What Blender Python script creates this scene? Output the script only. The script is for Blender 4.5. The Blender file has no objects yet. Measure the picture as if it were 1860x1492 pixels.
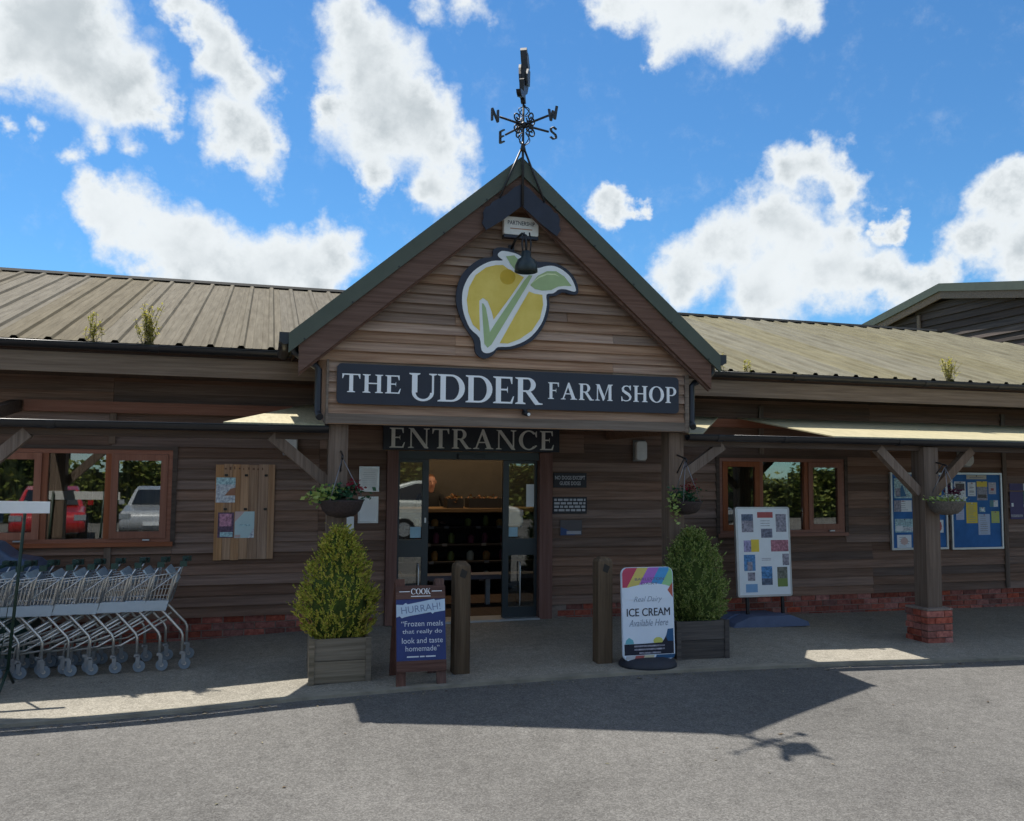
import bpy, bmesh, math, random
from mathutils import Vector, Matrix
random.seed(7)
R = math.radians
S = bpy.context.scene
C = S.collection
# ------------------------------------------------------------------ camera
CAM = Vector((0, 0, 1.75))
YAW, PITCH, ROLL = .281407, .074658, .0081565
cd = bpy.data.cameras.new('camera'); cam = bpy.data.objects.new('camera', cd); C.objects.link(cam)
cd.sensor_fit = 'HORIZONTAL'; cd.sensor_width = 36; cd.lens = 36 * 1553.26 / 1860
cd.clip_start = .05; cd.clip_end = 2000
fw = Vector((math.sin(YAW)*math.cos(PITCH), math.cos(YAW)*math.cos(PITCH), math.sin(PITCH)))
rt = Vector((math.cos(YAW), -math.sin(YAW), 0)); up = rt.cross(fw)
r2 = rt*math.cos(ROLL) + up*math.sin(ROLL); u2 = up*math.cos(ROLL) - rt*math.sin(ROLL)
cam.matrix_world = Matrix(((r2.x, u2.x, -fw.x, CAM.x), (r2.y, u2.y, -fw.y, CAM.y), (r2.z, u2.z, -fw.z, CAM.z), (0, 0, 0, 1)))
S.camera = cam
# ------------------------------------------------------------------ light
TOSUN = Vector((-.21, .45, 1)).normalized()
SUN_EL = math.asin(TOSUN.z); SUN_AZ = math.atan2(TOSUN.x, TOSUN.y)
SUN_STRENGTH, SKY_STRENGTH, EXPOSURE = 3.9, .115, 0.78
CLOUD_GAIN = 1.0
sd = bpy.data.lights.new('sun', 'SUN'); sd.energy = SUN_STRENGTH; sd.angle = R(.53); sd.color = (1, .955, .88)
sun = bpy.data.objects.new('sun', sd); C.objects.link(sun)
sun.rotation_euler = (-TOSUN).to_track_quat('-Z', 'Y').to_euler(); sun.location = (0, 0, 30)
S.view_settings.view_transform = 'Standard'; S.view_settings.look = 'None'
S.view_settings.exposure = EXPOSURE; S.view_settings.gamma = 1; S.view_settings.use_curve_mapping = False
S.cycles.max_bounces = 8; S.cycles.diffuse_bounces = 4; S.cycles.glossy_bounces = 4; S.cycles.transmission_bounces = 4
S.cycles.transparent_max_bounces = 12; S.cycles.caustics_reflective = False; S.cycles.caustics_refractive = False
S.cycles.use_denoising = True; S.cycles.use_adaptive_sampling = True; S.cycles.adaptive_threshold = .02
S.cycles.sample_clamp_indirect = 6
# sky: physical clear sky with fair-weather cumulus scattered over the dome (centre direction, angular radius, weight)
CLOUDS = [(-.222,.878,.424,.062,1),(-.182,.897,.402,.066,1),(-.238,.89,.39,.043,1),(-.144,.913,.381,.047,1),(-.194,.877,.439,.054,1),(-.116,.924,.364,.027,.9),(-.092,.882,.462,.026,.9),(-.055,.9,.433,.034,1),(-.033,.909,.415,.035,1),(-.043,.928,.37,.039,1),(-.015,.937,.35,.032,1),(-.074,.89,.449,.027,1),(-.003,.946,.324,.026,.6),(.076,.881,.468,.041,1),(.102,.894,.436,.059,1),(.117,.915,.386,.071,1),(.152,.904,.401,.043,1),(.179,.915,.362,.043,1),(.177,.931,.32,.038,1),(.109,.937,.33,.03,1),(.058,.914,.402,.026,1),(-.173,.946,.274,.032,1),(-.145,.953,.265,.043,1),(-.097,.963,.251,.045,1),(-.052,.97,.238,.046,1),(.006,.971,.237,.043,1),(.065,.967,.246,.04,1),(-.091,.973,.212,.045,1),(-.023,.978,.208,.047,1),(.042,.975,.219,.043,1),(.342,.799,.495,.034,1),(.396,.781,.482,.051,1),(.451,.754,.477,.055,1),(.497,.726,.475,.038,1),(.382,.805,.453,.02,.8),(.357,.882,.306,.022,1),(.375,.877,.301,.021,1),(.395,.871,.293,.016,1),(.562,.756,.335,.032,1),(.535,.776,.333,.033,1),(.584,.75,.311,.028,1),(.524,.801,.291,.041,1),(.488,.833,.26,.047,1),(.455,.861,.227,.044,1),(.551,.791,.267,.051,1),(.596,.759,.262,.032,1),(.534,.819,.211,.057,1),(.589,.778,.218,.05,1),(.624,.751,.214,.042,1),(.627,.733,.263,.016,1),(.697,.664,.272,.034,1),(.709,.643,.289,.027,1),(.682,.691,.239,.035,1),(.664,.718,.207,.03,1),(.717,.659,.228,.042,1),(.646,.738,.195,.036,1),(-.218,.917,.333,.015,.6),(-.174,.924,.341,.021,.6),(-.19,.931,.313,.015,.55),(-.139,.934,.329,.016,.5),(-.245,.912,.328,.012,.55),(.193,.848,.494,.026,.6),(.153,.856,.494,.02,.5)]
W = bpy.data.worlds.new('World'); S.world = W; W.use_nodes = True; W.cycles.sampling_method = 'MANUAL'; W.cycles.sample_map_resolution = 512
nt = W.node_tree; nt.nodes.clear()
def N(t, **k):
    n = nt.nodes.new(t)
    for a, b in k.items():
        if a.startswith('i_'): n.inputs[int(a[2:])].default_value = b
        else: setattr(n, a, b)
    return n
def Lk(a, ai, b, bi): nt.links.new(a.outputs[ai], b.inputs[bi])
def mth(op, a, b=None, clamp=False):
    n = N('ShaderNodeMath', operation=op, use_clamp=clamp)
    for i, v in enumerate((a, b)):
        if v is None: continue
        if isinstance(v, (int, float)): n.inputs[i].default_value = v
        else: nt.links.new(v, n.inputs[i])
    return n.outputs[0]
def ramp(val, a, b, c=0., d=1., kind='SMOOTHSTEP'):
    n = N('ShaderNodeMapRange', interpolation_type=kind)
    nt.links.new(val, n.inputs[0]); n.inputs[1].default_value = a; n.inputs[2].default_value = b
    n.inputs[3].default_value = c; n.inputs[4].default_value = d
    return n.outputs[0]
sky = N('ShaderNodeTexSky', sky_type='NISHITA', sun_disc=False, sun_elevation=SUN_EL, sun_rotation=SUN_AZ,
        air_density=1.0, dust_density=.0, ozone_density=2.2)
tc = N('ShaderNodeTexCoord')
def noise(vec, scale, detail=6., rough=.55):
    n = N('ShaderNodeTexNoise'); n.inputs['Scale'].default_value = scale
    n.inputs['Detail'].default_value = detail; n.inputs['Roughness'].default_value = rough
    nt.links.new(vec, n.inputs['Vector']); return n
gen = tc.outputs['Generated']
n1 = noise(gen, 17, 5, .62)
wv = N('ShaderNodeVectorMath', operation='SUBTRACT'); Lk(n1, 'Color', wv, 0); wv.inputs[1].default_value = (.5, .5, .5)
ws = N('ShaderNodeVectorMath', operation='SCALE'); Lk(wv, 0, ws, 0); ws.inputs['Scale'].default_value = .085
wa = N('ShaderNodeVectorMath', operation='ADD'); nt.links.new(gen, wa.inputs[0]); Lk(ws, 0, wa, 1)
field = None
for (x, y, z, r, s) in CLOUDS:
    dn = N('ShaderNodeVectorMath', operation='DISTANCE'); Lk(wa, 0, dn, 0); dn.inputs[1].default_value = (x, y, z)
    v = ramp(dn.outputs['Value'], 0, r*1.12, s, 0, 'LINEAR')
    v = mth('POWER', v, 2.4); field = v if field is None else mth('ADD', field, v)
field = mth('MINIMUM', mth('POWER', field, 1/2.4), 1.15)
# clouds over the rest of the dome
n2 = noise(gen, 4.2, 4, .56)
gcl = ramp(n2.outputs['Fac'], .46, .66, 0, 1, 'LINEAR')
dc = N('ShaderNodeVectorMath', operation='DISTANCE'); nt.links.new(gen, dc.inputs[0]); dc.inputs[1].default_value = tuple(Vector((.26, .9, .33)).normalized())
away = ramp(dc.outputs['Value'], .6, .82)
field = mth('MAXIMUM', field, mth('MULTIPLY', gcl, away))
n3 = noise(gen, 30, 5, .68)
fine = mth('MULTIPLY', mth('SUBTRACT', n3.outputs['Fac'], .5), .54)
dens = mth('ADD', field, fine)
mask = ramp(dens, .0, .58)
n4 = noise(gen, 6.5, 4, .55)
core = mth('MULTIPLY', ramp(dens, .45, 1.1), ramp(n4.outputs['Fac'], .26, .56))
cc = N('ShaderNodeMix', data_type='RGBA'); cc.inputs[6].default_value = (4.35, 4.6, 4.75, 1); cc.inputs[7].default_value = (2.7, 3.0, 3.2, 1)
nt.links.new(core, cc.inputs[0])
sz = N('ShaderNodeSeparateXYZ'); nt.links.new(gen, sz.inputs[0])
mask = mth('MULTIPLY', mask, ramp(sz.outputs[2], -.02, .04))
mx = N('ShaderNodeMix', data_type='RGBA'); nt.links.new(mask, mx.inputs[0])
skc = N('ShaderNodeMix', data_type='RGBA', blend_type='MULTIPLY'); skc.inputs[0].default_value = 1
Lk(sky, 0, skc, 6); skc.inputs[7].default_value = (.31, .56, .72, 1)
nt.links.new(skc.outputs[2], mx.inputs[6]); nt.links.new(cc.outputs[2], mx.inputs[7])
bg = N('ShaderNodeBackground'); nt.links.new(mx.outputs[2], bg.inputs[0]); bg.inputs[1].default_value = SKY_STRENGTH
wo = N('ShaderNodeOutputWorld'); Lk(bg, 0, wo, 0)
# ------------------------------------------------------------------ materials
MATS = {}
def mat(name, col, rough=.6, metal=0., var=.1, vs=9., bump=0., bs=80., rnd=0., spec=.4, stretch=(1, 1, 1), col2=None, coat=0., emit=None, es=1.):
    if name in MATS: return MATS[name]
    m = bpy.data.materials.new(name); m.use_nodes = True; t = m.node_tree; p = t.nodes['Principled BSDF']
    p.inputs['Roughness'].default_value = rough; p.inputs['Metallic'].default_value = metal
    p.inputs['Specular IOR Level'].default_value = spec; p.inputs['Coat Weight'].default_value = coat
    c = Vector(col)
    tcn = t.nodes.new('ShaderNodeTexCoord'); mp = t.nodes.new('ShaderNodeMapping'); mp.inputs['Scale'].default_value = stretch
    t.links.new(tcn.outputs['Object'], mp.inputs[0])
    vec = mp.outputs[0]
    if rnd:
        oi = t.nodes.new('ShaderNodeObjectInfo'); sc = t.nodes.new('ShaderNodeMath'); sc.operation = 'MULTIPLY'; sc.inputs[1].default_value = 57.
        t.links.new(oi.outputs['Random'], sc.inputs[0])
        ad = t.nodes.new('ShaderNodeVectorMath'); ad.operation = 'ADD'; t.links.new(vec, ad.inputs[0]); t.links.new(sc.outputs[0], ad.inputs[1]); vec = ad.outputs[0]
    nz = t.nodes.new('ShaderNodeTexNoise'); nz.inputs['Scale'].default_value = vs; nz.inputs['Detail'].default_value = 5; nz.inputs['Roughness'].default_value = .62
    t.links.new(vec, nz.inputs['Vector'])
    mr = t.nodes.new('ShaderNodeMapRange'); mr.inputs[1].default_value = .3; mr.inputs[2].default_value = .7; t.links.new(nz.outputs['Fac'], mr.inputs[0])
    mx = t.nodes.new('ShaderNodeMix'); mx.data_type = 'RGBA'
    a = c*(1-var); b = Vector(col2) if col2 else c*(1+var)
    mx.inputs[6].default_value = (*a, 1); mx.inputs[7].default_value = (*b, 1); t.links.new(mr.outputs[0], mx.inputs[0])
    out = mx.outputs[2]
    if rnd:
        hs = t.nodes.new('ShaderNodeHueSaturation'); m2 = t.nodes.new('ShaderNodeMapRange')
        m2.inputs[3].default_value = 1-rnd; m2.inputs[4].default_value = 1+rnd; t.links.new(oi.outputs['Random'], m2.inputs[0])
        t.links.new(m2.outputs[0], hs.inputs['Value']); t.links.new(out, hs.inputs['Color']); out = hs.outputs[0]
        fr = t.nodes.new('ShaderNodeMath'); fr.operation = 'FRACT'; t.links.new(sc.outputs[0], fr.inputs[0])
        m3 = t.nodes.new('ShaderNodeMapRange'); m3.inputs[3].default_value = .8; m3.inputs[4].default_value = 1.15; t.links.new(fr.outputs[0], m3.inputs[0])
        t.links.new(m3.outputs[0], hs.inputs['Saturation'])
    t.links.new(out, p.inputs['Base Color'])
    if bump:
        n2_ = t.nodes.new('ShaderNodeTexNoise'); n2_.inputs['Scale'].default_value = bs; n2_.inputs['Detail'].default_value = 3; t.links.new(vec, n2_.inputs['Vector'])
        bn = t.nodes.new('ShaderNodeBump'); bn.inputs['Strength'].default_value = bump; bn.inputs['Distance'].default_value = .01
        t.links.new(n2_.outputs['Fac'], bn.inputs['Height']); t.links.new(bn.outputs[0], p.inputs['Normal'])
    if emit:
        p.inputs['Emission Color'].default_value = (*emit, 1); p.inputs['Emission Strength'].default_value = es
    MATS[name] = m; return m
def wood(name, c1, c2, axis=0, rnd=.25, rough=.75, bump=.5, vs=3.):
    st = [11., 11., 11.]; st[axis] = .40
    return mat(name, c1, rough, var=.0, vs=vs, col2=c2, rnd=rnd, bump=bump, bs=7., stretch=st, spec=.25)
def glass(name, refl=.22, tint=(.75, .8, .78)):
    m = bpy.data.materials.new(name); m.use_nodes = True; t = m.node_tree; t.nodes.clear()
    o = t.nodes.new('ShaderNodeOutputMaterial'); g = t.nodes.new('ShaderNodeBsdfGlossy'); g.inputs['Roughness'].default_value = .01
    tr = t.nodes.new('ShaderNodeBsdfTransparent'); tr.inputs[0].default_value = (*tint, 1)
    lw = t.nodes.new('ShaderNodeFresnel'); lw.inputs[0].default_value = 1.5
    mr = t.nodes.new('ShaderNodeMapRange'); mr.inputs[1].default_value = .04; mr.inputs[2].default_value = 1; mr.inputs[3].default_value = refl; mr.inputs[4].default_value = 1
    t.links.new(lw.outputs[0], mr.inputs[0]); mx = t.nodes.new('ShaderNodeMixShader'); t.links.new(mr.outputs[0], mx.inputs[0])
    t.links.new(tr.outputs[0], mx.inputs[1]); t.links.new(g.outputs[0], mx.inputs[2]); t.links.new(mx.outputs[0], o.inputs[0]); return m
def leafmat(name, cols, rough=.6, trans=.25):
    m = bpy.data.materials.new(name); m.use_nodes = True; t = m.node_tree; p = t.nodes['Principled BSDF']
    ge = t.nodes.new('ShaderNodeNewGeometry'); cr = t.nodes.new('ShaderNodeValToRGB')
    el = cr.color_ramp.elements
    for i, cc_ in enumerate(cols):
        e = el[i] if i < 2 else el.new(1)
        e.position = i/(len(cols)-1); e.color = (*cc_, 1)
    t.links.new(ge.outputs['Random Per Island'], cr.inputs[0]); t.links.new(cr.outputs[0], p.inputs['Base Color'])
    p.inputs['Roughness'].default_value = rough; p.inputs['Specular IOR Level'].default_value = .25
    tl = t.nodes.new('ShaderNodeBsdfTranslucent'); t.links.new(cr.outputs[0], tl.inputs[0])
    mx = t.nodes.new('ShaderNodeMixShader'); mx.inputs[0].default_value = trans
    o = t.nodes['Material Output']; t.links.new(p.outputs[0], mx.inputs[1]); t.links.new(tl.outputs[0], mx.inputs[2]); t.links.new(mx.outputs[0], o.inputs[0]); return m
def aggregate(name, dark, mid, light, big=.12, tint=None):
    """tarmac: fine stone chips, slow tonal patches and a few stains"""
    m = bpy.data.materials.new(name); m.use_nodes = True; t = m.node_tree; p = t.nodes['Principled BSDF']
    p.inputs['Roughness'].default_value = .9; p.inputs['Specular IOR Level'].default_value = .15
    tcn = t.nodes.new('ShaderNodeTexCoord'); co = tcn.outputs['Object']
    v = t.nodes.new('ShaderNodeTexVoronoi'); v.inputs['Scale'].default_value = 120; t.links.new(co, v.inputs['Vector'])
    sp = t.nodes.new('ShaderNodeSeparateColor'); t.links.new(v.outputs['Color'], sp.inputs[0])
    cr = t.nodes.new('ShaderNodeValToRGB'); el = cr.color_ramp.elements
    el[0].position = 0; el[0].color = (*dark, 1); el[1].position = 1; el[1].color = (*light, 1); e = el.new(.55); e.color = (*mid, 1)
    t.links.new(sp.outputs[0], cr.inputs[0])
    def nz(sc, d): 
        n = t.nodes.new('ShaderNodeTexNoise'); n.inputs['Scale'].default_value = sc; n.inputs['Detail'].default_value = d; t.links.new(co, n.inputs['Vector']); return n
    def mul(a, fac, lo, hi, c0=.3, c1=.7):
        r = t.nodes.new('ShaderNodeMapRange'); r.inputs[1].default_value = c0; r.inputs[2].default_value = c1; r.inputs[3].default_value = lo; r.inputs[4].default_value = hi
        t.links.new(fac, r.inputs[0])
        h = t.nodes.new('ShaderNodeHueSaturation'); t.links.new(r.outputs[0], h.inputs['Value']); t.links.new(a, h.inputs['Color']); return h.outputs[0]
    out = mul(cr.outputs[0], nz(.55, 5).outputs['Fac'], 1-big, 1+big)
    out = mul(out, nz(9, 4).outputs['Fac'], .9, 1.1)
    out = mul(out, nz(38, 3).outputs['Fac'], .88, 1.12)
    out = mul(out, nz(2.3, 6).outputs['Fac'], .86, 1.0, .28, .40)
    t.links.new(out, p.inputs['Base Color'])
    bn = t.nodes.new('ShaderNodeBump'); bn.inputs['Strength'].default_value = .35; bn.inputs['Distance'].default_value = .004
    t.links.new(v.outputs['Distance'], bn.inputs['Height']); t.links.new(bn.outputs[0], p.inputs['Normal']); return m
# ------------------------------------------------------------------ mesh builder
class MB:
    def __init__(s): s.v = []; s.f = []; s.smooth = set()
    def add(s, vs, fs, sm=False):
        b = len(s.v); s.v += [tuple(x) for x in vs]
        for f in fs:
            if sm: s.smooth.add(len(s.f))
            s.f.append(tuple(b+i for i in f))
        return s
    def hexa(s, p): return s.add(p, [(0,3,2,1),(4,5,6,7),(0,1,5,4),(1,2,6,5),(2,3,7,6),(3,0,4,7)])
    def box(s, x0, x1, y0, y1, z0, z1): return s.hexa([(x0,y0,z0),(x1,y0,z0),(x1,y1,z0),(x0,y1,z0),(x0,y0,z1),(x1,y0,z1),(x1,y1,z1),(x0,y1,z1)])
    def bar(s, a, b, w, h, upv=(0, 0, 1)):
        """rectangular bar from a to b, w across, h along upv"""
        a = Vector(a); b = Vector(b); d = (b-a).normalized(); u = Vector(upv); x = d.cross(u)
        if x.length < 1e-5: x = d.cross(Vector((0, 1, 0)))
        x.normalize(); u = x.cross(d)
        x = x*w/2; u = u*h/2
        return s.hexa([a-x-u, a+x-u, b+x-u, b-x-u, a-x+u, a+x+u, b+x+u, b-x+u])
    def prism(s, pts, fn, d0, d1):
        n = len(pts); vs = [fn(u, v, d0) for u, v in pts]+[fn(u, v, d1) for u, v in pts]
        return s.add(vs, [tuple(range(n-1, -1, -1)), tuple(range(n, 2*n))]+[(i, (i+1) % n, n+(i+1) % n, n+i) for i in range(n)])
    def tube(s, path, r, n=6, cap=True, closed=False):
        path = [Vector(p) for p in path]; m = len(path); rs = r if isinstance(r, (list, tuple)) else [r]*m
        prev = None; vs = []
        for i, p in enumerate(path):
            if closed: d = path[(i+1) % m]-path[i-1]
            else: d = path[min(i+1, m-1)]-path[max(i-1, 0)]
            d.normalize()
            if prev is None:
                x = d.cross(Vector((0, 0, 1)))
                if x.length < 1e-3: x = d.cross(Vector((0, 1, 0)))
            else: x = prev-d*prev.dot(d)
            x.normalize(); prev = x; y = d.cross(x)
            for k in range(n):
                a = 2*math.pi*k/n; vs.append(p+(x*math.cos(a)+y*math.sin(a))*rs[i])
        fs = []
        for i in range(m if closed else m-1):
            for k in range(n):
                a = i*n+k; b = i*n+(k+1) % n; j = ((i+1) % m)*n
                fs.append((a, b, j+(k+1) % n, j+k))
        s.add(vs, fs, n > 4)
        if cap and not closed:
            b = len(s.v)-m*n
            s.f.append(tuple(b+k for k in range(n-1, -1, -1))); s.f.append(tuple(b+(m-1)*n+k for k in range(n)))
        return s
    def lathe(s, prof, c=(0, 0, 0), n=20, sx=1., sy=1., jit=0.):
        vs = []; m = len(prof)
        for (r, z) in prof:
            for k in range(n):
                a = 2*math.pi*k/n; j = 1+random.uniform(-jit, jit); vs.append((c[0]+r*sx*j*math.cos(a), c[1]+r*sy*j*math.sin(a), c[2]+z))
        fs = [(i*n+k, i*n+(k+1) % n, (i+1)*n+(k+1) % n, (i+1)*n+k) for i in range(m-1) for k in range(n)]
        s.add(vs, fs, True); b = len(s.v)-m*n
        s.f.append(tuple(b+k for k in range(n-1, -1, -1))); s.f.append(tuple(b+(m-1)*n+k for k in range(n))); return s
    def disc_y(s, c, r, t, n=18):
        """wheel-like disc with its axis along y"""
        pts = [(r*math.cos(2*math.pi*k/n), r*math.sin(2*math.pi*k/n)) for k in range(n)]
        return s.prism(pts, lambda u, v, d: (c[0]+u, c[1]+d, c[2]+v), -t/2, t/2)
    def xf(s, M):
        s.v = [tuple(M @ Vector(p)) for p in s.v]; return s
BASE = {}
def mesh(name, mb, m, off=Vector((0, 0, 0))):
    me = bpy.data.meshes.new(name)
    me.from_pydata([(p[0]-off.x, p[1]-off.y, p[2]-off.z) for p in mb.v], [], mb.f)
    if mb.smooth:
        for i in mb.smooth: me.polygons[i].use_smooth = True
    me.materials.append(m); me.update(); return me
def obj(name, mb, m, parent=None, base=None):
    b = BASE[parent.name] if parent else Vector(base or (0, 0, 0))
    o = bpy.data.objects.new(name, mesh(name, mb, m, b)); C.objects.link(o)
    if parent: o.parent = parent
    else: o.location = b
    BASE[o.name] = b; return o
def piece(name, me, loc, parent, rot=None):
    o = bpy.data.objects.new(name, me); C.objects.link(o); o.parent = parent; o.location = Vector(loc)-BASE[parent.name]
    if rot: o.rotation_euler = rot
    BASE[o.name] = Vector(loc); return o
def tag(o, label, cat, group=None):
    o['label'] = label; o['category'] = cat
    if group: o['group'] = group
    return o
def thing(name, label, cat, loc=(0, 0, 0), group=None):
    o = bpy.data.objects.new(name, None); C.objects.link(o); o.location = loc; BASE[o.name] = Vector(loc); o.empty_display_size = .1
    return tag(o, label, cat, group)
def struct(name, mb, m, kind='structure'):
    o = obj(name, mb, m); o['kind'] = kind; return o
def dup(root, loc, rotz=0., label=None):
    r = root.copy(); C.objects.link(r); r.location = loc; r.rotation_euler = (0, 0, rotz)
    if label: r['label'] = label
    for ch in list(root.children):
        c = ch.copy(); C.objects.link(c); c.parent = r
        for g in ch.children:
            d = g.copy(); C.objects.link(d); d.parent = c
    return r
def bevel(o, w=.006, seg=2):
    b = o.modifiers.new('bevel', 'BEVEL'); b.width = w; b.segments = seg; b.limit_method = 'ANGLE'; return o
class Pl:
    """flat face: u to the right, v up, d out of the face"""
    def __init__(s, O, U=(1, 0, 0), V=(0, 0, 1)):
        s.O = Vector(O); s.U = Vector(U).normalized(); s.V = Vector(V).normalized(); s.N = s.U.cross(s.V)
    def __call__(s, u, v, d): return s.O+s.U*u+s.V*v+s.N*d
def rect(u0, u1, v0, v1): return [(u0, v0), (u1, v0), (u1, v1), (u0, v1)]
def rrect(u0, u1, v0, v1, r, n=6):
    p = []
    for cx, cy, a0 in ((u1-r, v0+r, -90), (u1-r, v1-r, 0), (u0+r, v1-r, 90), (u0+r, v0+r, 180)):
        for k in range(n+1): a = R(a0+90*k/n); p.append((cx+r*math.cos(a), cy+r*math.sin(a)))
    return p
def ell(cu, cv, ru, rv, n=20): return [(cu+ru*math.cos(2*math.pi*k/n), cv+rv*math.sin(2*math.pi*k/n)) for k in range(n)]
def plate(name, pl, pts, d0, d1, m, parent): return obj(name, MB().prism(pts, pl, d0, d1), m, parent)
def text(pl, body, cu, cv, w, h, d, m, parent, name='lettering', shear=0., bold=0.):
    """flat lettering fitted to a w x h box centred on (cu, cv)"""
    cu_ = bpy.data.curves.new('t', 'FONT'); cu_.body = body; cu_.resolution_u = 3; cu_.shear = shear; cu_.offset = bold
    ob = bpy.data.objects.new('t', cu_); me = bpy.data.meshes.new_from_object(ob)
    vs = [v.co.copy() for v in me.vertices]; fs = [tuple(p.vertices) for p in me.polygons]
    bpy.data.objects.remove(ob); bpy.data.curves.remove(cu_); bpy.data.meshes.remove(me)
    x0 = min(v.x for v in vs); x1 = max(v.x for v in vs); y0 = min(v.y for v in vs); y1 = max(v.y for v in vs)
    mb = MB().add([pl(cu+((v.x-x0)/(x1-x0)-.5)*w, cv+((v.y-y0)/(y1-y0)-.5)*h, d) for v in vs], fs)
    o = obj(name, mb, m, parent); o['kind'] = 'stuff'; return o
# serif capitals, unit height: list of polygons
def ring(cx, cy, ox, oy, ix, iy, a0, a1, n=14):
    q = []
    for k in range(n):
        a = R(a0+(a1-a0)*k/n); b = R(a0+(a1-a0)*(k+1)/n)
        q.append([(cx+ox*math.cos(a), cy+oy*math.sin(a)), (cx+ox*math.cos(b), cy+oy*math.sin(b)), (cx+ix*math.cos(b), cy+iy*math.sin(b)), (cx+ix*math.cos(a), cy+iy*math.sin(a))])
    return q
def glyph(ch):
    T, t, s = .165, .06, .085
    def st(x, w=T, top=1, bot=1):
        q = [rect(x, x+w, 0, 1)]
        if bot: q.append([(x-s, 0), (x+w+s, 0), (x+w+s, .035), (x+w, .075), (x, .075), (x-s, .035)])
        if top: q.append([(x-s, 1), (x-s, .965), (x, .925), (x+w, .925), (x+w+s, .965), (x+w+s, 1)])
        return q
    if ch == 'T': return st(.30, T, 0)+[rect(0, .765, .935, 1), [(0, 1), (0, .74), (.03, .74), (.09, .94)], [(.765, 1), (.675, .94), (.735, .74), (.765, .74)]], .77
    if ch == 'I': return st(s), T+2*s
    if ch == 'H': return st(s)+st(.62)+[rect(s+T, .62, .48, .545)], .62+T+s
    if ch in 'EF':
        q = st(s, T)+[rect(s+T, .62, .935, 1), [(.62, 1), (.54, .94), (.59, .74), (.62, .74)], rect(s+T, .47, .485, .55), [(.47, .64), (.44, .55), (.44, .485), (.47, .39)]]
        if ch == 'E': q += [rect(s+T, .62, 0, .065), [(.56, .065), (.62, 0), (.68, .28), (.65, .28)]]; return q, .70
        return q, .64
    if ch == 'U':
        q = [rect(s, s+T, .3, 1), [(0, 1), (0, .965), (s, .925), (s+T, .925), (2*s+T, .965), (2*s+T, 1)], rect(.70, .70+t, .3, 1), [(.61, 1), (.61, .965), (.7, .925), (.76, .925), (.85, .965), (.85, 1)]]
        return q+ring((s+.76)/2, .3, (.76-s)/2, .315, (.70-s-T)/2, .235, 180, 360), .86
    if ch == 'D': return st(s)+[rect(s+T, .42, .935, 1), rect(s+T, .42, 0, .065)]+ring(.42, .5, .43, .5, .255, .435, -90, 90), .86
    if ch == 'P': return st(s)+[rect(s+T, .40, .935, 1), rect(s+T, .40, .44, .50)]+ring(.40, .72, .27, .28, .11, .22, -90, 90), .68
    if ch == 'R': return st(s)+[rect(s+T, .40, .935, 1), rect(s+T, .40, .46, .52)]+ring(.40, .73, .27, .27, .11, .21, -90, 90)+[[(.33, .48), (.50, .48), (.78, .06), (.62, .03)], [(.62, .03), (.78, .06), (.90, .035), (.90, 0), (.66, -.02)]], .86
    if ch == 'O': return ring(.46, .5, .46, .515, .275, .46, 0, 360, 28), .92
    if ch == 'C': return ring(.48, .5, .48, .515, .295, .455, 42, 318, 24)+[[(.80, .90), (.84, .97), (.87, .97), (.87, .66), (.84, .66), (.78, .80)], [(.80, .14), (.76, .22), (.86, .24), (.89, .2)]], .90
    if ch == 'A': return [[(.10, .03), (.17, .03), (.46, .86), (.42, 1.0)], [(.42, 1.02), (.50, 1.02), (.86, .03), (.66, .03), (.40, .82)], rect(.22, .62, .31, .37), [(0, 0), (.28, 0), (.28, .035), (.17, .07), (.10, .07), (0, .035)], [(.56, 0), (.95, 0), (.95, .035), (.85, .07), (.65, .07), (.56, .035)]], .95
    if ch == 'N': return [rect(.10, .16, 0, 1), [(0, 1), (.24, 1), (.92, .0), (.86, -.02), (.74, 0), (.10, .93)], rect(.80, .86, 0, 1), [(0, 0), (.26, 0), (.26, .035), (.16, .07), (.10, .07), (0, .035)], [(.70, 1), (.70, .965), (.80, .93), (.86, .93), (.96, .965), (.96, 1)]], .96
    if ch == 'M': return [rect(.12, .18, 0, .98), [(.04, 1), (.27, 1), (.60, .16), (.52, 0), (.48, 0), (.14, .9)], [(.50, 0), (.55, .12), (.84, .92), (.84, 1), (.80, 1)], rect(.82, .98, 0, 1), [(.02, 0), (.28, 0), (.28, .035), (.18, .07), (.12, .07), (.02, .035)], [(.74, 0), (1.06, 0), (1.06, .035), (.98, .07), (.82, .07), (.74, .035)], [(.82, 1), (.82, .93), (.98, .93), (1.06, .965), (1.06, 1)]], 1.08
    if ch == 'K': return st(s)+[[(.25, .42), (.33, .42), (.72, .95), (.64, .95)], [(.36, .55), (.50, .60), (.80, .03), (.60, .03)], [(.52, 1), (.52, .965), (.84, .965), (.84, 1)], [(.54, 0), (.88, 0), (.88, .04), (.54, .04)]], .88
    if ch == 'S':
        cl = [(.56, .80, .05), (.50, .92, .06), (.36, .965, .06), (.20, .93, .08), (.11, .80, .12), (.14, .66, .15), (.30, .54, .17), (.48, .43, .17), (.58, .29, .14), (.55, .14, .10), (.42, .05, .06), (.26, .035, .06), (.10, .10, .05), (.05, .22, .05)]
        q = []; E_ = []
        for i, (x, y, w) in enumerate(cl):
            a = cl[max(i-1, 0)]; b = cl[min(i+1, len(cl)-1)]; dx, dy = b[0]-a[0], b[1]-a[1]; l = math.hypot(dx, dy)
            E_.append(((x-dy/l*w/2, y+dx/l*w/2), (x+dy/l*w/2, y-dx/l*w/2)))
        for i in range(len(E_)-1): q.append([E_[i][0], E_[i+1][0], E_[i+1][1], E_[i][1]])
        return q+[[(.53, .99), (.60, .99), (.60, .70), (.56, .70)], [(.03, .30), (.07, .30), (.12, .02), (.03, .01)]], .66
    return [], .3
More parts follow.
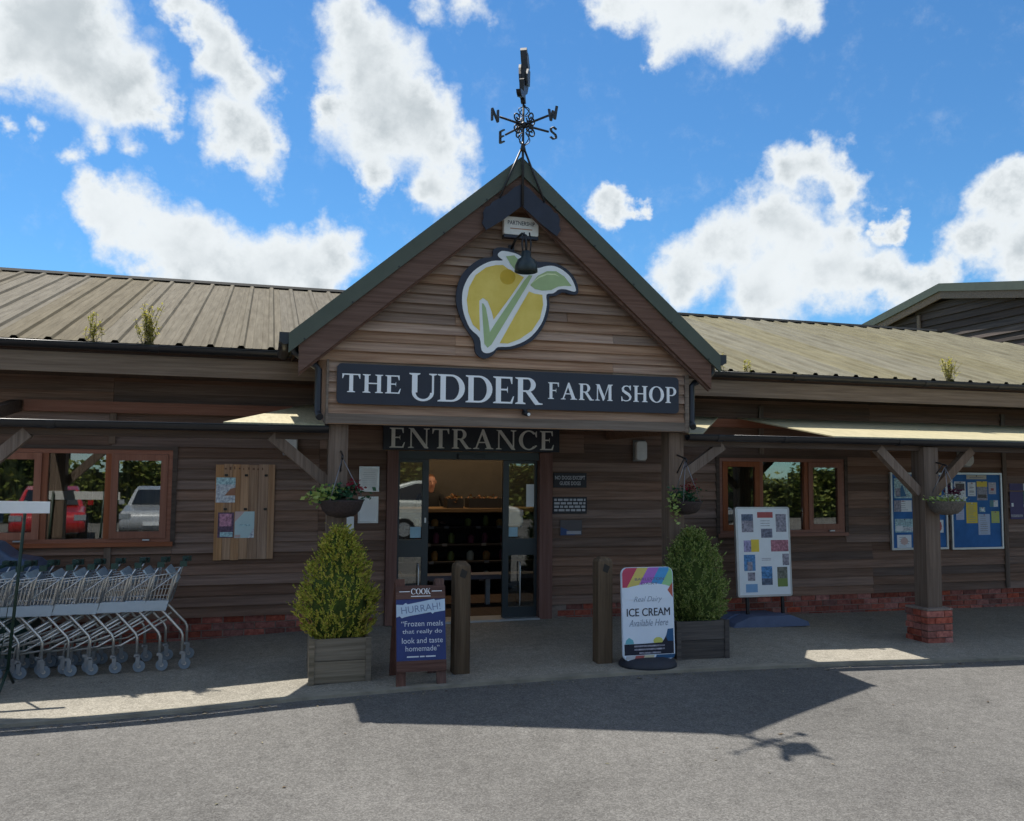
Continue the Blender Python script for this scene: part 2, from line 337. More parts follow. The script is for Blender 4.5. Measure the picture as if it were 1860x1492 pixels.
def serif(pl, body, u0, u1, v0, h, d0, d1, m, parent, gap=.10):
    """built serif letters, each its own part, spread over u0..u1"""
    gl = [(glyph(c) if c != ' ' else ([], .28)) for c in body]
    tot = sum(g[1] for g in gl)+gap*(len(gl)-1); k = (u1-u0)/tot; u = u0
    for (q, w) in gl:
        if q:
            mb = MB()
            for i, pg in enumerate(q):
                mb.prism([(u+a*k, v0+b*h) for a, b in pg], pl, d0, d1+(i % 7)*.0004)
            obj('letter', mb, m, parent)
        u += (w+gap)*k
def lerp(pts, x):
    if x <= pts[0][0]: return pts[0][1]
    for (a, b), (c, d) in zip(pts, pts[1:]):
        if x <= c: return b+(d-b)*(x-a)/(c-a)
    return pts[-1][1]
# ------------------------------------------------------------------ shared materials
M_road = aggregate('road_tarmac', (.096, .091, .084), (.134, .128, .119), (.182, .175, .162), .13)
M_pave = aggregate('pavement_chippings', (.195, .178, .145), (.275, .252, .208), (.365, .338, .282), .16)
M_kerb = mat('kerb_concrete', (.25, .228, .18), .9, var=.3, vs=4, bump=.4, bs=90)
M_ground = mat('grass_ground', (.06, .09, .03), .95, var=.4, vs=.4)
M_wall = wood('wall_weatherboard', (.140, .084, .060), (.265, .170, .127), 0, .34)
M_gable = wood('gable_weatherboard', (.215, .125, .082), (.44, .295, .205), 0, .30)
M_barge = wood('barge_timber', (.10, .055, .040), (.18, .108, .082), 0, .12)
M_fascia = wood('fascia_timber', (.145, .105, .077), (.27, .205, .155), 0, .2)
M_fascia_d = wood('fascia_dark_timber', (.09, .055, .045), (.14, .09, .075), 0, .1)
M_ledger = wood('red_brown_timber', (.22, .085, .052), (.34, .15, .095), 0, .1)
M_post = wood('post_timber', (.115, .077, .055), (.235, .168, .125), 2, .15)
M_beam = wood('beam_timber', (.065, .044, .034), (.13, .092, .07), 0, .15)
M_sheath = mat('dark_sheathing', (.018, .015, .014), .9, var=.2)
M_brick = mat('red_brick', (.26, .055, .040), .85, var=.35, vs=22, bump=.5, bs=60, rnd=.45, col2=(.42, .14, .10))
M_mortar = mat('mortar', (.24, .19, .16), .95, var=.3, vs=20)
M_metal = mat('olive_roof_metal', (.145, .128, .080), .75, metal=0., var=.12, vs=2.2, rnd=.06, spec=.12, stretch=(9, .7, 1), col2=(.222, .202, .133))
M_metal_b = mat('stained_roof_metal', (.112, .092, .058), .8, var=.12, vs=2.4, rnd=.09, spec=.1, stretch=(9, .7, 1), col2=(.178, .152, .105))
M_sheet = mat('cream_canopy_sheet', (.40, .35, .20), .6, var=.12, vs=5, stretch=(6, 1, 1), col2=(.54, .47, .29))
M_green = mat('grey_green_flashing', (.070, .084, .060), .55, var=.12, vs=3, spec=.5)
M_black = mat('black_plastic', (.012, .013, .017), .35, var=.2, vs=6, spec=.5)
M_win = wood('window_hardwood', (.24, .085, .045), (.36, .14, .08), 2, .12, rough=.5, bump=.1)
M_winh = wood('window_hardwood_rail', (.24, .085, .045), (.36, .14, .08), 0, .12, rough=.5, bump=.1)
M_pane = glass('window_glass', .20)
M_doorpane = glass('door_glass', .13)
M_white = mat('white_paint', (.84, .85, .84), .5, var=.04)
M_paper = mat('paper', (.82, .84, .84), .7, var=.03)
M_navy = mat('navy_sign_paint', (.009, .012, .028), .4, var=.15, vs=4, spec=.5)
M_lett = mat('white_letter', (.88, .90, .92), .45, var=.02)
M_blackpaint = mat('black_iron', (.010, .010, .012), .45, var=.2, spec=.5)
M_alu = mat('pale_aluminium', (.55, .57, .58), .35, metal=.6, var=.06)
# ------------------------------------------------------------------ ground, road, pavement
ZG = [(-12, -.12), (-2, -.115), (-.7, -.10), (.4, -.05), (1.8, -.022), (3.5, -.012), (5.2, -.045), (7.3, -.10), (11, -.12), (30, -.12)]
def zg(x): return (lerp(ZG, x-.3)+lerp(ZG, x)+lerp(ZG, x+.3))/3
KY, WY = 7.2, 10.2
struct('ground', MB().add([(-700, -700, -.4), (700, -700, -.4), (700, 900, -.4), (-700, 900, -.4)], [(0, 1, 2, 3)]), M_ground)
xs = [-120, -60, -30, -20, -14, -10]+[-8+.4*i for i in range(58)]+[16, 20, 26, 34, 60, 120]
ys = [-120, -60, -30, -15, -8, -4, -1, 2, 4, 5, 5.6, 6.1, 6.5, 6.8, 7.0, 7.12, KY+.01]
def zr(x, y):
    k = max(0., min(1., (y-5.2)/2)); k = k*k*(3-2*k)
    return -.125*(1-k)+(zg(x)-.022)*k
mb = MB(); n = len(xs)
mb.add([(x, y, zr(x, y)) for y in ys for x in xs], [(j*n+i, j*n+i+1, (j+1)*n+i+1, (j+1)*n+i) for j in range(len(ys)-1) for i in range(n-1)], True)
struct('road', mb, M_road)
px_ = [-30, -20, -12]+[-8+.4*i for i in range(58)]+[16, 20, 30]
mb = MB(); n = len(px_); pys = [KY+.11, 8, 8.8, 9.5, WY+.25]
mb.add([(x, y, zg(x)+.004*math.sin(x*2.1+y*3)) for y in pys for x in px_], [(j*n+i, j*n+i+1, (j+1)*n+i+1, (j+1)*n+i) for j in range(len(pys)-1) for i in range(n-1)], True)
struct('pavement', mb, M_pave)
mb = MB()
for a, b in zip(px_, px_[1:]):
    mb.hexa([(a, KY, -.3), (b, KY, -.3), (b, KY+.12, -.3), (a, KY+.12, -.3), (a, KY+.006, zg(a)+.004), (b, KY+.006, zg(b)+.004), (b, KY+.12, zg(b)+.004), (a, KY+.12, zg(a)+.004)])
struct('kerb', mb, M_kerb)
# ------------------------------------------------------------------ main building
shop = thing('farm_shop', 'long low dark timber-clad farm shop with ribbed olive metal roof', 'building', (2.3, WY, 0))
OPEN = [(-3.62, -.95, .95, 2.0), (5.79, 7.77, .96, 2.01), (1.40, 3.46, -.2, 2.03)]
XL, XR = -5.0, 15.2
# sheathing wall behind the boards, with its openings
mb = MB()
cuts = sorted([(o[0], o[1], o[2], o[3]) for o in OPEN])
x = XL
for (a, b, c, d) in cuts:
    mb.box(x, a, WY, WY+.16, -.3, 2.9)
    if c > 0: mb.box(a, b, WY, WY+.16, -.3, c)
    mb.box(a, b, WY, WY+.16, d, 2.9); x = b
mb.box(x, XR, WY, WY+.16, -.3, 2.9)
obj('wall', mb, M_sheath, shop)
def plank(x0, x1, z0, z1, y, t0=.038, t1=.008, jit=.004):
    j = random.uniform(-jit, jit); e = random.uniform(-jit, jit)
    return MB().hexa([(x0, y-t0+j, z0-.012), (x1, y-t0+e, z0-.012), (x1, y, z0+.006), (x0, y, z0+.006), (x0, y-t1+j, z1), (x1, y-t1+e, z1), (x1, y, z1), (x0, y, z1)])
z = .158; PITCHB = .1175; row = 0
while z < 2.76:
    z1 = z+PITCHB; segs = []; a = -4.3; x = a; segs = [(-4.3, 12.6)]
    for (o0, o1, c, d) in OPEN:
        if z1 > c+.02 and z < d-.02:
            ns = []
            for (s0, s1) in segs:
                if o0 > s0 and o0 < s1: ns.append((s0, o0)); s0 = min(o1, s1)
                if s1 > s0: ns.append((s0, s1))
            segs = ns
    for (s0, s1) in segs:
        # joints fall on the studs
        js = [j for j in (-1.60, .62, 3.9, 6.44, 8.2, 10.52) if s0+.5 < j < s1-.5 and random.random() < .75]
        e = [s0]+js+[s1]
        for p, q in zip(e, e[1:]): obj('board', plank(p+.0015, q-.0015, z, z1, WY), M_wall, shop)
    for (o0, o1, c, d) in OPEN[:2]:
        if z < c-.004 < z1 and z1 > c+.02: obj('board', plank(o0+.0015, o1-.0015, z, c-.004, WY), M_wall, shop)
        if z < d < z1 and z < d-.02: obj('board', plank(o0+.0015, o1-.0015, d+.014, z1, WY, .03), M_wall, shop)
    z = z1; row += 1
for x0, za, zb in ((-1.63, 2.05, 2.40), (-1.63, .16, .93), (6.41, 2.05, 2.7), (10.49, .16, 2.7)):
    obj('cover_strip', MB().box(x0, x0+.07, WY-.052, WY-.026, za, zb), M_post, shop)
# brick plinth
obj('plinth', MB().box(XL, 1.40, WY-.012, WY+.1, -.3, .146).box(3.46, XR, WY-.012, WY+.1, -.3, .146), M_mortar, shop)
me_b = mesh('brick', MB().hexa([(-.1055, -.021, -.032), (.1055, -.021, -.032), (.1055, .05, -.032), (-.1055, .05, -.032), (-.1055, -.021, .032), (.1055, -.021, .032), (.1055, .05, .032), (-.1055, .05, .032)]), M_brick)
for c in range(4):
    zc = .112-.075*c; x = -3.2-(c % 2)*.1125
    while x < 11.8:
        if not (1.28 < x < 3.58) and zc+.032 > zg(x)-.01:
            piece('brick', me_b, (x, WY+random.uniform(-.003, .003), zc), shop)
        x += .225
# eaves: fascia, soffit, gutter
EY, EZ, SL = 9.37, 3.057, .337
RY = 14.5; RZ = EZ+SL*(RY-EY)
obj('fascia', MB().box(XL-.3, XR+.6, EY+.02, EY+.05, 2.735, 2.935), M_fascia, shop)
obj('fascia', MB().box(XL-.3, XR+.6, EY+.05, EY+.08, 2.88, 3.04), M_fascia_d, shop)
obj('soffit', MB().box(XL-.3, XR+.6, EY+.05, WY+.02, 2.775, 2.795), M_beam, shop)
def gutter(name, p0, p1, r, parent, collars=()):
    """half-round gutter along x with a rolled front lip"""
    (x0, y, z), (x1, _, z2) = p0, p1
    pr = [(r*math.cos(R(a)), r*math.sin(R(a))) for a in range(178, 363, 13)]; pi = [(u*.88, v*.88+.0) for u, v in reversed(pr)]
    pts = pr+pi; k = len(pts)
    mb = MB().add([(x0, y+u, z+v) for u, v in pts]+[(x1, y+u, z2+v) for u, v in pts], [tuple(range(k)), tuple(range(2*k-1, k-1, -1))]+[(i, k+i, k+(i+1) % k, (i+1) % k) for i in range(k)])
    mb.tube([(x0, y-r*.97, z), (x1, y-r*.97, z2)], r*.13, 6)
    g = obj(name, mb, M_black, parent)
    for c in collars:
        zc = z+(z2-z)*(c-x0)/(x1-x0); q = [(u*1.09, v*1.09-.001) for u, v in pr]; pts2 = q+[(u*.98, v*.98) for u, v in reversed(pr)]; kk = len(pts2)
        obj('collar', MB().add([(c-.035, y+u, zc+v) for u, v in pts2]+[(c+.035, y+u, zc+v) for u, v in pts2], [tuple(range(kk)), tuple(range(2*kk-1, kk-1, -1))]+[(i, kk+i, kk+(i+1) % kk, (i+1) % kk) for i in range(kk)]), M_black, g)
    return g
gutter('gutter', (XL-.3, EY-.045, 3.022), (.42, EY-.045, 3.022), .062, shop, (-3.2, -1.1))
gutter('gutter', (4.3, EY-.045, 3.022), (XR+.6, EY-.045, 3.022), .062, shop, (6.4, 8.4, 9.6))
# ribbed roof sheets, one metre cover each
def ytop(x):
    return RY if x < 13.28 else max(EY+.05, RY-(x-13.28)*(RY-EY)/3.4)
def roof_sheet(x0, x1, lift=0.):
    prof = []; rib = .304
    i0 = math.floor((x0-.04)/rib)
    k = i0
    cross = [(-.040, 0), (-.021, .026), (.021, .026), (.040, 0), (.10, .0), (.110, .003), (.120, 0), (.194, 0), (.204, .003), (.214, 0)]
    for k in range(i0, i0+7):
        for (u, h) in cross: prof.append((.04+k*rib+u, h))
    prof = [(a, b) for a, b in prof if x0-.07 <= a <= x1+.045]
    mb = MB(); vs = []; n = len(prof)
    if n < 2: return None
    for (a, h) in prof: vs.append((a, EY-.03, EZ-.01+h+lift))
    for (a, h) in prof:
        y = ytop(a); vs.append((a, y, EZ+SL*(y-EY)+h+lift))
    return mb.add(vs, [(i, i+1, n+i+1, n+i) for i in range(n-1)])
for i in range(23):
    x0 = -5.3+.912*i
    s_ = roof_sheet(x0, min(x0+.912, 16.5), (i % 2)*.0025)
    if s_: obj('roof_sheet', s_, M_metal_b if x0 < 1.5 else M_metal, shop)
obj('roof_back', MB().add([(XL-.3, RY, RZ), (13.28, RY, RZ), (16.6, 19.6, EZ), (XL-.3, 19.6, EZ)], [(0, 1, 2, 3)]).add([(13.28, RY, RZ-.01), (16.6, EY, EZ-.01), (16.6, 19.6, EZ-.01)], [(0, 1, 2)]), M_metal, shop)
obj('ridge_cap', MB().hexa([(XL-.3, RY-.13, RZ-.015), (13.3, RY-.13, RZ-.015), (13.3, RY+.13, RZ-.015), (XL-.3, RY+.13, RZ-.015), (XL-.3, RY-.10, RZ+.03), (13.3, RY-.10, RZ+.03), (13.3, RY+.03, RZ+.035), (XL-.3, RY+.03, RZ+.035)]), mat('dark_ridge_metal', (.03, .028, .022), .6), shop)
obj('back_wall', MB().box(XL, XR, 18.4, 18.5, -.3, 3.1).box(XL-.05, XL+.05, WY+.17, 18.4, -.3, 4.5).box(XR-.05, XR+.05, WY+.17, 18.4, -.3, 3.2), M_sheath, shop)
# windows
def window(x0, x1, z0, z1, lights):
    w = obj('window', MB().box(x0, x1, WY-.035, WY+.06, z0, z0+.05).box(x0, x1, WY-.035, WY+.06, z1-.045, z1).box(x0, x0+.045, WY-.034, WY+.06, z0+.05, z1-.045).box(x1-.045, x1, WY-.034, WY+.06, z0+.05, z1-.045), M_winh, shop)
    obj('sill', MB().box(x0-.03, x1+.03, WY-.075, WY-.036, z0-.035, z0+.012), M_winh, w)
    obj('architrave', MB().box(x0-.05, x0-.001, WY-.048, WY-.01, z0-.03, z1+.045).box(x1+.001, x1+.05, WY-.048, WY-.01, z0-.03, z1+.045).box(x0-.05, x1+.05, WY-.05, WY-.01, z1+.001, z1+.04), M_beam, w)
    for i, (a, b, op) in enumerate(lights):
        if i: obj('mullion', MB().box(a-.03, a+.03, WY-.030, WY+.06, z0+.05, z1-.045), M_win, w)
        a2 = a+(.031 if i else .046); b2 = b-(.031 if i < len(lights)-1 else .046); c, d = z0+.052, z1-.047
        if op:
            obj('casement', MB().box(a2, b2, WY-.05, WY, c, c+.075).box(a2, b2, WY-.05, WY, d-.07, d).box(a2, a2+.07, WY-.049, WY, c+.075, d-.07).box(b2-.07, b2, WY-.049, WY, c+.075, d-.07), M_win, w)
            a2 += .07; b2 -= .07; c += .075; d -= .07
            obj('pane', MB().box(a2, b2, WY-.022, WY-.018, c, d), M_pane, w)
            obj('trickle_vent', MB().box(b2-.16, b2-.09, WY-.09, WY-.052, z0+.03, z0+.045), M_alu, w)
        else: obj('pane', MB().box(a2, b2, WY+.012, WY+.016, c, d), M_pane, w)
    return w
window(-3.6, -.97, .97, 1.985, [(-3.6, -2.9, 0), (-2.9, -2.24, 1), (-2.24, -1.62, 0), (-1.62, -.97, 1)])
window(5.81, 7.75, .98, 1.995, [(5.81, 6.44, 1), (6.44, 7.14, 0), (7.14, 7.75, 1)])
# ledgers on the wall that carried the canopy sheets
obj('ledger', MB().box(-2.46, .30, WY-.10, WY-.045, 2.385, 2.505), M_ledger, shop)
obj('ledger', MB().box(4.55, 12.4, WY-.10, WY-.045, 2.40, 2.51), M_ledger, shop)
# sliding door set in a brown frame
M_frame = wood('door_post_timber', (.14, .058, .042), (.22, .105, .08), 2, .05)
M_leaf = mat('dark_grey_door_metal', (.030, .040, .045), .4, var=.08, spec=.5)
for a, b in ((1.405, 1.53), (3.29, 3.455)): obj('door_frame', MB().box(a, b, WY-.09, WY+.12, -.02, 2.02), M_frame, shop)
obj('door_header', MB().box(1.53, 3.29, WY-.06, WY+.12, 1.925, 2.02), M_leaf, shop)
obj('door_sensor', MB().box(2.25, 2.58, WY-.12, WY-.062, 1.935, 1.985), M_black, shop)
obj('threshold', MB().box(1.53, 3.29, WY-.12, WY+.2, -.06, .006), M_alu, shop)
def door(x0, x1, inner):
    sw = .075; f = MB().box(x0, x0+sw if inner < 0 else x0+.03, WY+.005, WY+.055, .012, 1.923).box(x1-(sw if inner > 0 else .03), x1, WY+.005, WY+.055, .012, 1.923)
    a = x0+(sw if inner < 0 else .03); b = x1-(sw if inner > 0 else .03)
    f.box(a, b, WY+.006, WY+.054, .012, .13).box(a, b, WY+.006, WY+.054, .76, .965).box(a, b, WY+.006, WY+.054, 1.885, 1.923)
    d = obj('door', f, M_leaf, shop)
    obj('pane', MB().box(a, b, WY+.028, WY+.034, .965, 1.885), M_doorpane, d)
    obj('pane', MB().box(a, b, WY+.028, WY+.034, .13, .76), M_doorpane, d)
    return d
dl = door(1.535, 1.915, 1); dr = door(2.845, 3.285, -1)
M_sticker = mat('pale_blue_sticker', (.35, .55, .66), .4)
obj('sticker', MB().box(1.70, 1.83, WY+.022, WY+.027, .985, 1.115), M_sticker, dl)
obj('sticker', MB().box(2.925, 3.04, WY+.022, WY+.027, .985, 1.10), M_sticker, dr)
obj('lock', MB().box(1.865, 1.885, WY-.012, WY+.004, 1.165, 1.225), M_alu, dl)
obj('notice', MB().box(3.15, 3.25, WY+.021, WY+.027, 1.35, 1.63), M_paper, dr)
for (x0, dd) in ((1.80, dl), (3.06, dr)): obj('pull_handle', MB().tube([(x0, WY-.01, .15), (x0, WY-.03, .2), (x0, WY-.03, .62), (x0, WY-.01, .68)], .008, 6), M_alu, dd)
# shop interior seen through the door and the windows
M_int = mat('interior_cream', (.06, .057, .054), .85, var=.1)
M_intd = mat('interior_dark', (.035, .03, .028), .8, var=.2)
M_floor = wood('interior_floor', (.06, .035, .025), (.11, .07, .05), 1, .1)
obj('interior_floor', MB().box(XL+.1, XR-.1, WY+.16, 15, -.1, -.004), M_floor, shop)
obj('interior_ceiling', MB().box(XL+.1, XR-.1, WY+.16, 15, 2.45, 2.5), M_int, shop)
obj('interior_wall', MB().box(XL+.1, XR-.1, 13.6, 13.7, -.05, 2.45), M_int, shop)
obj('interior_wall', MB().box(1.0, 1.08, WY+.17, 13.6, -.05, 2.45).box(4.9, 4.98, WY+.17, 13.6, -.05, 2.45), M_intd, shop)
pan = wood('interior_panel', (.16, .09, .05), (.30, .18, .11), 2, .3)
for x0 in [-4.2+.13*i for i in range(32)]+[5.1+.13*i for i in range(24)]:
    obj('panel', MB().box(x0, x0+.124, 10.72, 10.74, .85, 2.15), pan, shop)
# ------------------------------------------------------------------ entrance porch
porch = thing('entrance_porch', 'gabled timber entrance porch with grey-green roof edge on two posts', 'porch', (2.35, 8.2, 0))
AX, AZ, RS, PYF = 2.349, 4.865, .861, 7.85
def zrake(x): return AZ-RS*abs(x-AX)
pl_p = Pl((0, 8.05, 0))
z = 2.215; first = True
while z < 4.62:
    z1 = z+.0985
    if z < 2.78: a, b = .555, 4.20
    else:
        h = (4.70-z-.03)/RS; a, b = max(AX-h, .30), min(AX+h, 4.40)
    if b-a > .15:
        cut = [a]
        if b-a > 1.6 and random.random() < .6: cut.append(random.choice((1.3, 1.75, 2.9, 3.4)))
        cut.append(b)
        for p, q in zip(cut, cut[1:]):
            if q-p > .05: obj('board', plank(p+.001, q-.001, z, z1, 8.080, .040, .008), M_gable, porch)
    z = z1
obj('gable_backing', MB().prism([(.56, 2.2), (4.195, 2.2), (4.195, 3.1), (AX, 4.70), (.56, 3.1)], Pl((0, 8.10, 0)), 0, .02), M_sheath, porch)
obj('corner_strip', MB().box(.535, .555, 8.03, 8.11, 2.2, 2.80), M_fascia, porch)
obj('corner_strip', MB().box(4.20, 4.245, 8.03, 8.11, 2.2, 2.80), M_fascia, porch)
obj('bottom_beam', MB().box(.53, 4.25, 8.035, 8.20, 2.212, 2.30), M_fascia, porch)
for x0 in (.535, 4.2): obj('side_panel', MB().box(x0, x0+.04, 8.12, WY-.03, 2.2, 3.02), M_wall, porch)
obj('porch_ceiling', MB().box(.58, 4.2, 8.13, WY-.03, 2.58, 2.62), M_beam, porch)
for s in (-1, 1):
    e = AX+s*2.166
    f = lambda u, v, d: (u, d, v)
    def band(t0, t1, xe):
        return [(AX, AZ-t0), (AX+s*xe, AZ-t0-RS*xe), (AX+s*xe, AZ-t1-RS*xe), (AX, AZ-t1)]
    obj('verge_flashing', MB().prism(band(0, .178, 2.166), f, PYF, PYF+.03), M_green, porch)
    obj('barge_board', MB().prism(band(.15, .43, 2.075), f, PYF+.032, PYF+.07), M_barge, porch)
    obj('barge_trim', MB().prism(band(.405, .455, 2.07), f, PYF+.072, PYF+.11), M_barge, porch)
    obj('roof_slope', MB().prism(band(.003, .05, 2.166), f, PYF+.031, 14.6), M_green, porch)
    obj('roof_lining', MB().prism(band(.055, .12, 2.10), f, PYF+.12, 10.6), M_beam, porch)
    for k in range(5):
        u = .35+.42*k
        obj('screw', MB().disc_y((AX+s*u, PYF-.002, AZ-.165-RS*u), .009, .006, 8), M_blackpaint, porch)
obj('post', MB().box(.576, .755, 8.15, 8.33, zg(.6)-.02, 2.6), M_post, porch)
obj('post', MB().box(4.07, 4.24, 8.15, 8.33, zg(4.1)-.02, 2.6), M_post, porch)
for x, s in ((.155, 1), (4.545, -1)):
    g = obj('gutter', MB().tube([(x, PYF+.03, 2.955), (x, 9.0, 2.955)], .055, 10).box(x-.055, x+.055, PYF+.028, PYF+.10, 2.92, 3.01), M_black, porch)
obj('downpipe', MB().tube([(.185, 8.0, 2.95), (.238, 8.06, 2.93), (.243, 8.06, 2.86), (.275, 8.06, 2.835), (.435, 8.06, 2.735), (.461, 8.06, 2.705), (.463, 8.06, 2.33), (.467, 8.04, 2.285), (.48, 7.99, 2.26)], .034, 10), M_black, porch)
obj('downpipe', MB().tube([(4.53, 8.0, 2.95), (4.53, 8.06, 2.92), (4.528, 8.06, 2.84), (4.50, 8.06, 2.81), (4.325, 8.06, 2.725), (4.29, 8.06, 2.69), (4.285, 8.06, 2.33), (4.282, 8.04, 2.285), (4.27, 7.99, 2.255)], .034, 10), M_black, porch)
# ------------------------------------------------------------------ lean-to canopies along the front
def zsh(y): return 2.205+.163*(y-8.1)
def sheet(pts, parent):
    mb = MB()
    n = len(pts); top = [(x, y, zsh(y)) for x, y in pts]; bot = [(x, y, zsh(y)-.014) for x, y in pts]
    mb.add(top+bot, [tuple(range(n)), tuple(range(2*n-1, n-1, -1))]+[(i, n+i, n+(i+1) % n, (i+1) % n) for i in range(n)])
    return obj('canopy_sheet', mb, M_sheet, parent)
def canopy_post(x, parent):
    pier = obj('pier', MB().box(x-.15, x+.15, 8.05, 8.35, zg(x)-.05, .262), M_mortar, parent)
    for c in range(5):
        zc = .225-.075*c
        off = (c % 2)*.12
        for k in range(2):
            L = .225 if (k+c) % 2 else .105
            xa = x-.17 if k == 0 else x-.17+.115+(.12 if (c % 2) == 0 else 0)
            w = (.225 if c % 2 == 0 else .105) if k == 0 else (.105 if c % 2 == 0 else .225)
            obj('brick', MB().box(xa, xa+w, 8.03, 8.13, zc-.032, zc+.032), M_brick, parent)
            ya = 8.14 if k == 0 else 8.14+.01+(.105 if (c % 2) else .115)
            wd = (.105 if c % 2 else .115)
            for xx in (x-.17, x+.07): obj('brick', MB().box(xx, xx+.1, ya, ya+wd-.005, zc-.0319, zc+.0319), M_brick, parent)
    obj('pier_cap', MB().box(x-.172, x+.172, 8.028, 8.375, .263, .285), M_mortar, parent)
    obj('post', MB().box(x-.1, x+.1, 8.1, 8.3, .285, 2.10), M_post, parent)
def brace(a, b, parent): return obj('brace', MB().bar(a, b, .085, .10), M_post, parent)
canL = thing('lean_to_canopy', 'mostly bare canopy frame with black gutter left of the porch', 'canopy', (-1.9, 8.2, 0))
canR = thing('lean_to_canopy', 'cream-roofed lean-to canopy with black gutter right of the porch', 'canopy', (8, 8.2, 0))
gutter('gutter', (-5.2, 8.08, 2.172), (.565, 8.08, 2.178), .06, canL, (-3.4, -1.75, -.02))
gutter('gutter', (4.25, 8.08, 2.18), (12.4, 8.08, 2.165), .06, canR, (4.62, 5.42, 6.9, 8.7))
obj('beam', MB().box(-5.2, .572, 8.16, 8.25, 2.06, 2.185), M_beam, canL)
obj('beam', MB().box(4.245, 12.4, 8.16, 8.25, 2.06, 2.185), M_beam, canR)
sheet([(-.36, 8.07), (.53, 8.07), (.53, 10.12), (.45, 10.12)], canL)
sheet([(4.26, 8.07), (4.42, 8.07), (5.75, 10.08), (4.26, 10.08)], canR)
sheet([(6.04, 8.07), (12.4, 8.07), (12.4, 10.09), (6.04, 10.09)], canR)
for x, c in ((-2.54, canL), (7.35, canR), (10.55, canR)):
    canopy_post(x, c)
    obj('rafter', MB().bar((x, 8.25, 2.13), (x, 10.15, 2.44), .10, .12), M_beam, c)
brace((.60, 8.24, 1.64), (.06, 8.2, 2.09), canL); brace((-2.44, 8.2, 1.60), (-1.95, 8.2, 2.08), canL)
brace((4.24, 8.24, 1.74), (4.72, 8.2, 2.08), canR)
brace((7.25, 8.2, 1.58), (6.70, 8.2, 2.08), canR); brace((7.45, 8.2, 1.58), (8.0, 8.2, 2.08), canR)
brace((10.45, 8.2, 1.58), (9.9, 8.2, 2.08), canR)
for x in (8.95,): obj('rafter', MB().bar((x, 8.25, 2.13), (x, 10.1, 2.43), .05, .10), M_beam, canR)
# ------------------------------------------------------------------ barn behind
barn = thing('barn', 'large dark timber barn with grey-green gable roof behind the shop', 'barn', (22, 18.3, 0))
BX, BY, BZ, BS = 17.0, 18.29, 6.88, .19
M_barn = wood('barn_weatherboard', (.040, .030, .026), (.10, .075, .062), 1, .35)
z = .2
while z < 6.6:
    h = min((BZ-.42-z)/BS, 8.6)
    if h > .3 and z > 3.6: obj('board', MB().hexa([(BX+.22, BY-h, z), (BX+.3, BY-h, z), (BX+.3, BY+h, z), (BX+.22, BY+h, z), (BX+.27, BY-h, z+.2), (BX+.3, BY-h, z+.2), (BX+.3, BY+h, z+.2), (BX+.27, BY+h, z+.2)]), M_barn, barn)
    z += .195
obj('wall', MB().prism([(BY-8.6, -.4), (BY+8.6, -.4), (BY+8.6, BZ-.3-8.6*BS), (BY, BZ-.3), (BY-8.6, BZ-.3-8.6*BS)], lambda u, v, d: (d, u, v), BX+.3, 40), M_sheath, barn)
for s in (-1, 1):
    bb = lambda t0, t1, xe: [(BY, BZ-t0), (BY+s*xe, BZ-t0-BS*xe), (BY+s*xe, BZ-t1-BS*xe), (BY, BZ-t1)]
    f = lambda u, v, d: (d, u, v)
    obj('verge_flashing', MB().prism(bb(0, .21, 9), f, BX, BX+.04), M_green, barn)
    obj('barge_board', MB().prism(bb(.19, .40, 8.9), f, BX+.045, BX+.09), M_fascia, barn)
    obj('roof_slope', MB().prism(bb(.01, .1, 9), f, BX+.041, 40), M_metal, barn)
obj('cover_strip', MB().box(BX+.17, BX+.215, 19.2, 19.3, 3.5, 6.2), M_fascia, barn)
# ------------------------------------------------------------------ signs on the porch
FY = 8.045                                   # face of the gable boards
sg = thing('shop_sign', 'long navy sign board with white serif lettering across the porch', 'sign', (2.37, 8.03, 2.39))
pl = Pl((0, FY-.004, 0))
plate('board', pl, rrect(.628, 4.116, 2.392, 2.768, .045), 0, .03, M_navy, sg)
serif(pl, 'THE', .675, 1.225, 2.50, .172, .031, .037, M_lett, sg)
serif(pl, 'UDDER', 1.30, 2.615, 2.440, .262, .031, .037, M_lett, sg, .02)
serif(pl, 'FARM SHOP', 2.685, 4.085, 2.500, .165, .031, .037, M_lett, sg)
se = thing('entrance_sign', 'dark sign with grey serif lettering above the sliding doors', 'sign', (2.44, WY-.03, 1.98))
pl = Pl((0, WY-.095, 0))
plate('board', pl, rect(1.345, 3.535, 2.03, 2.40), -.05, .02, M_navy, se)
serif(pl, 'ENTRANCE', 1.415, 3.465, 2.055, .235, .021, .028, mat('grey_letter', (.80, .80, .77), .5), se, .13)
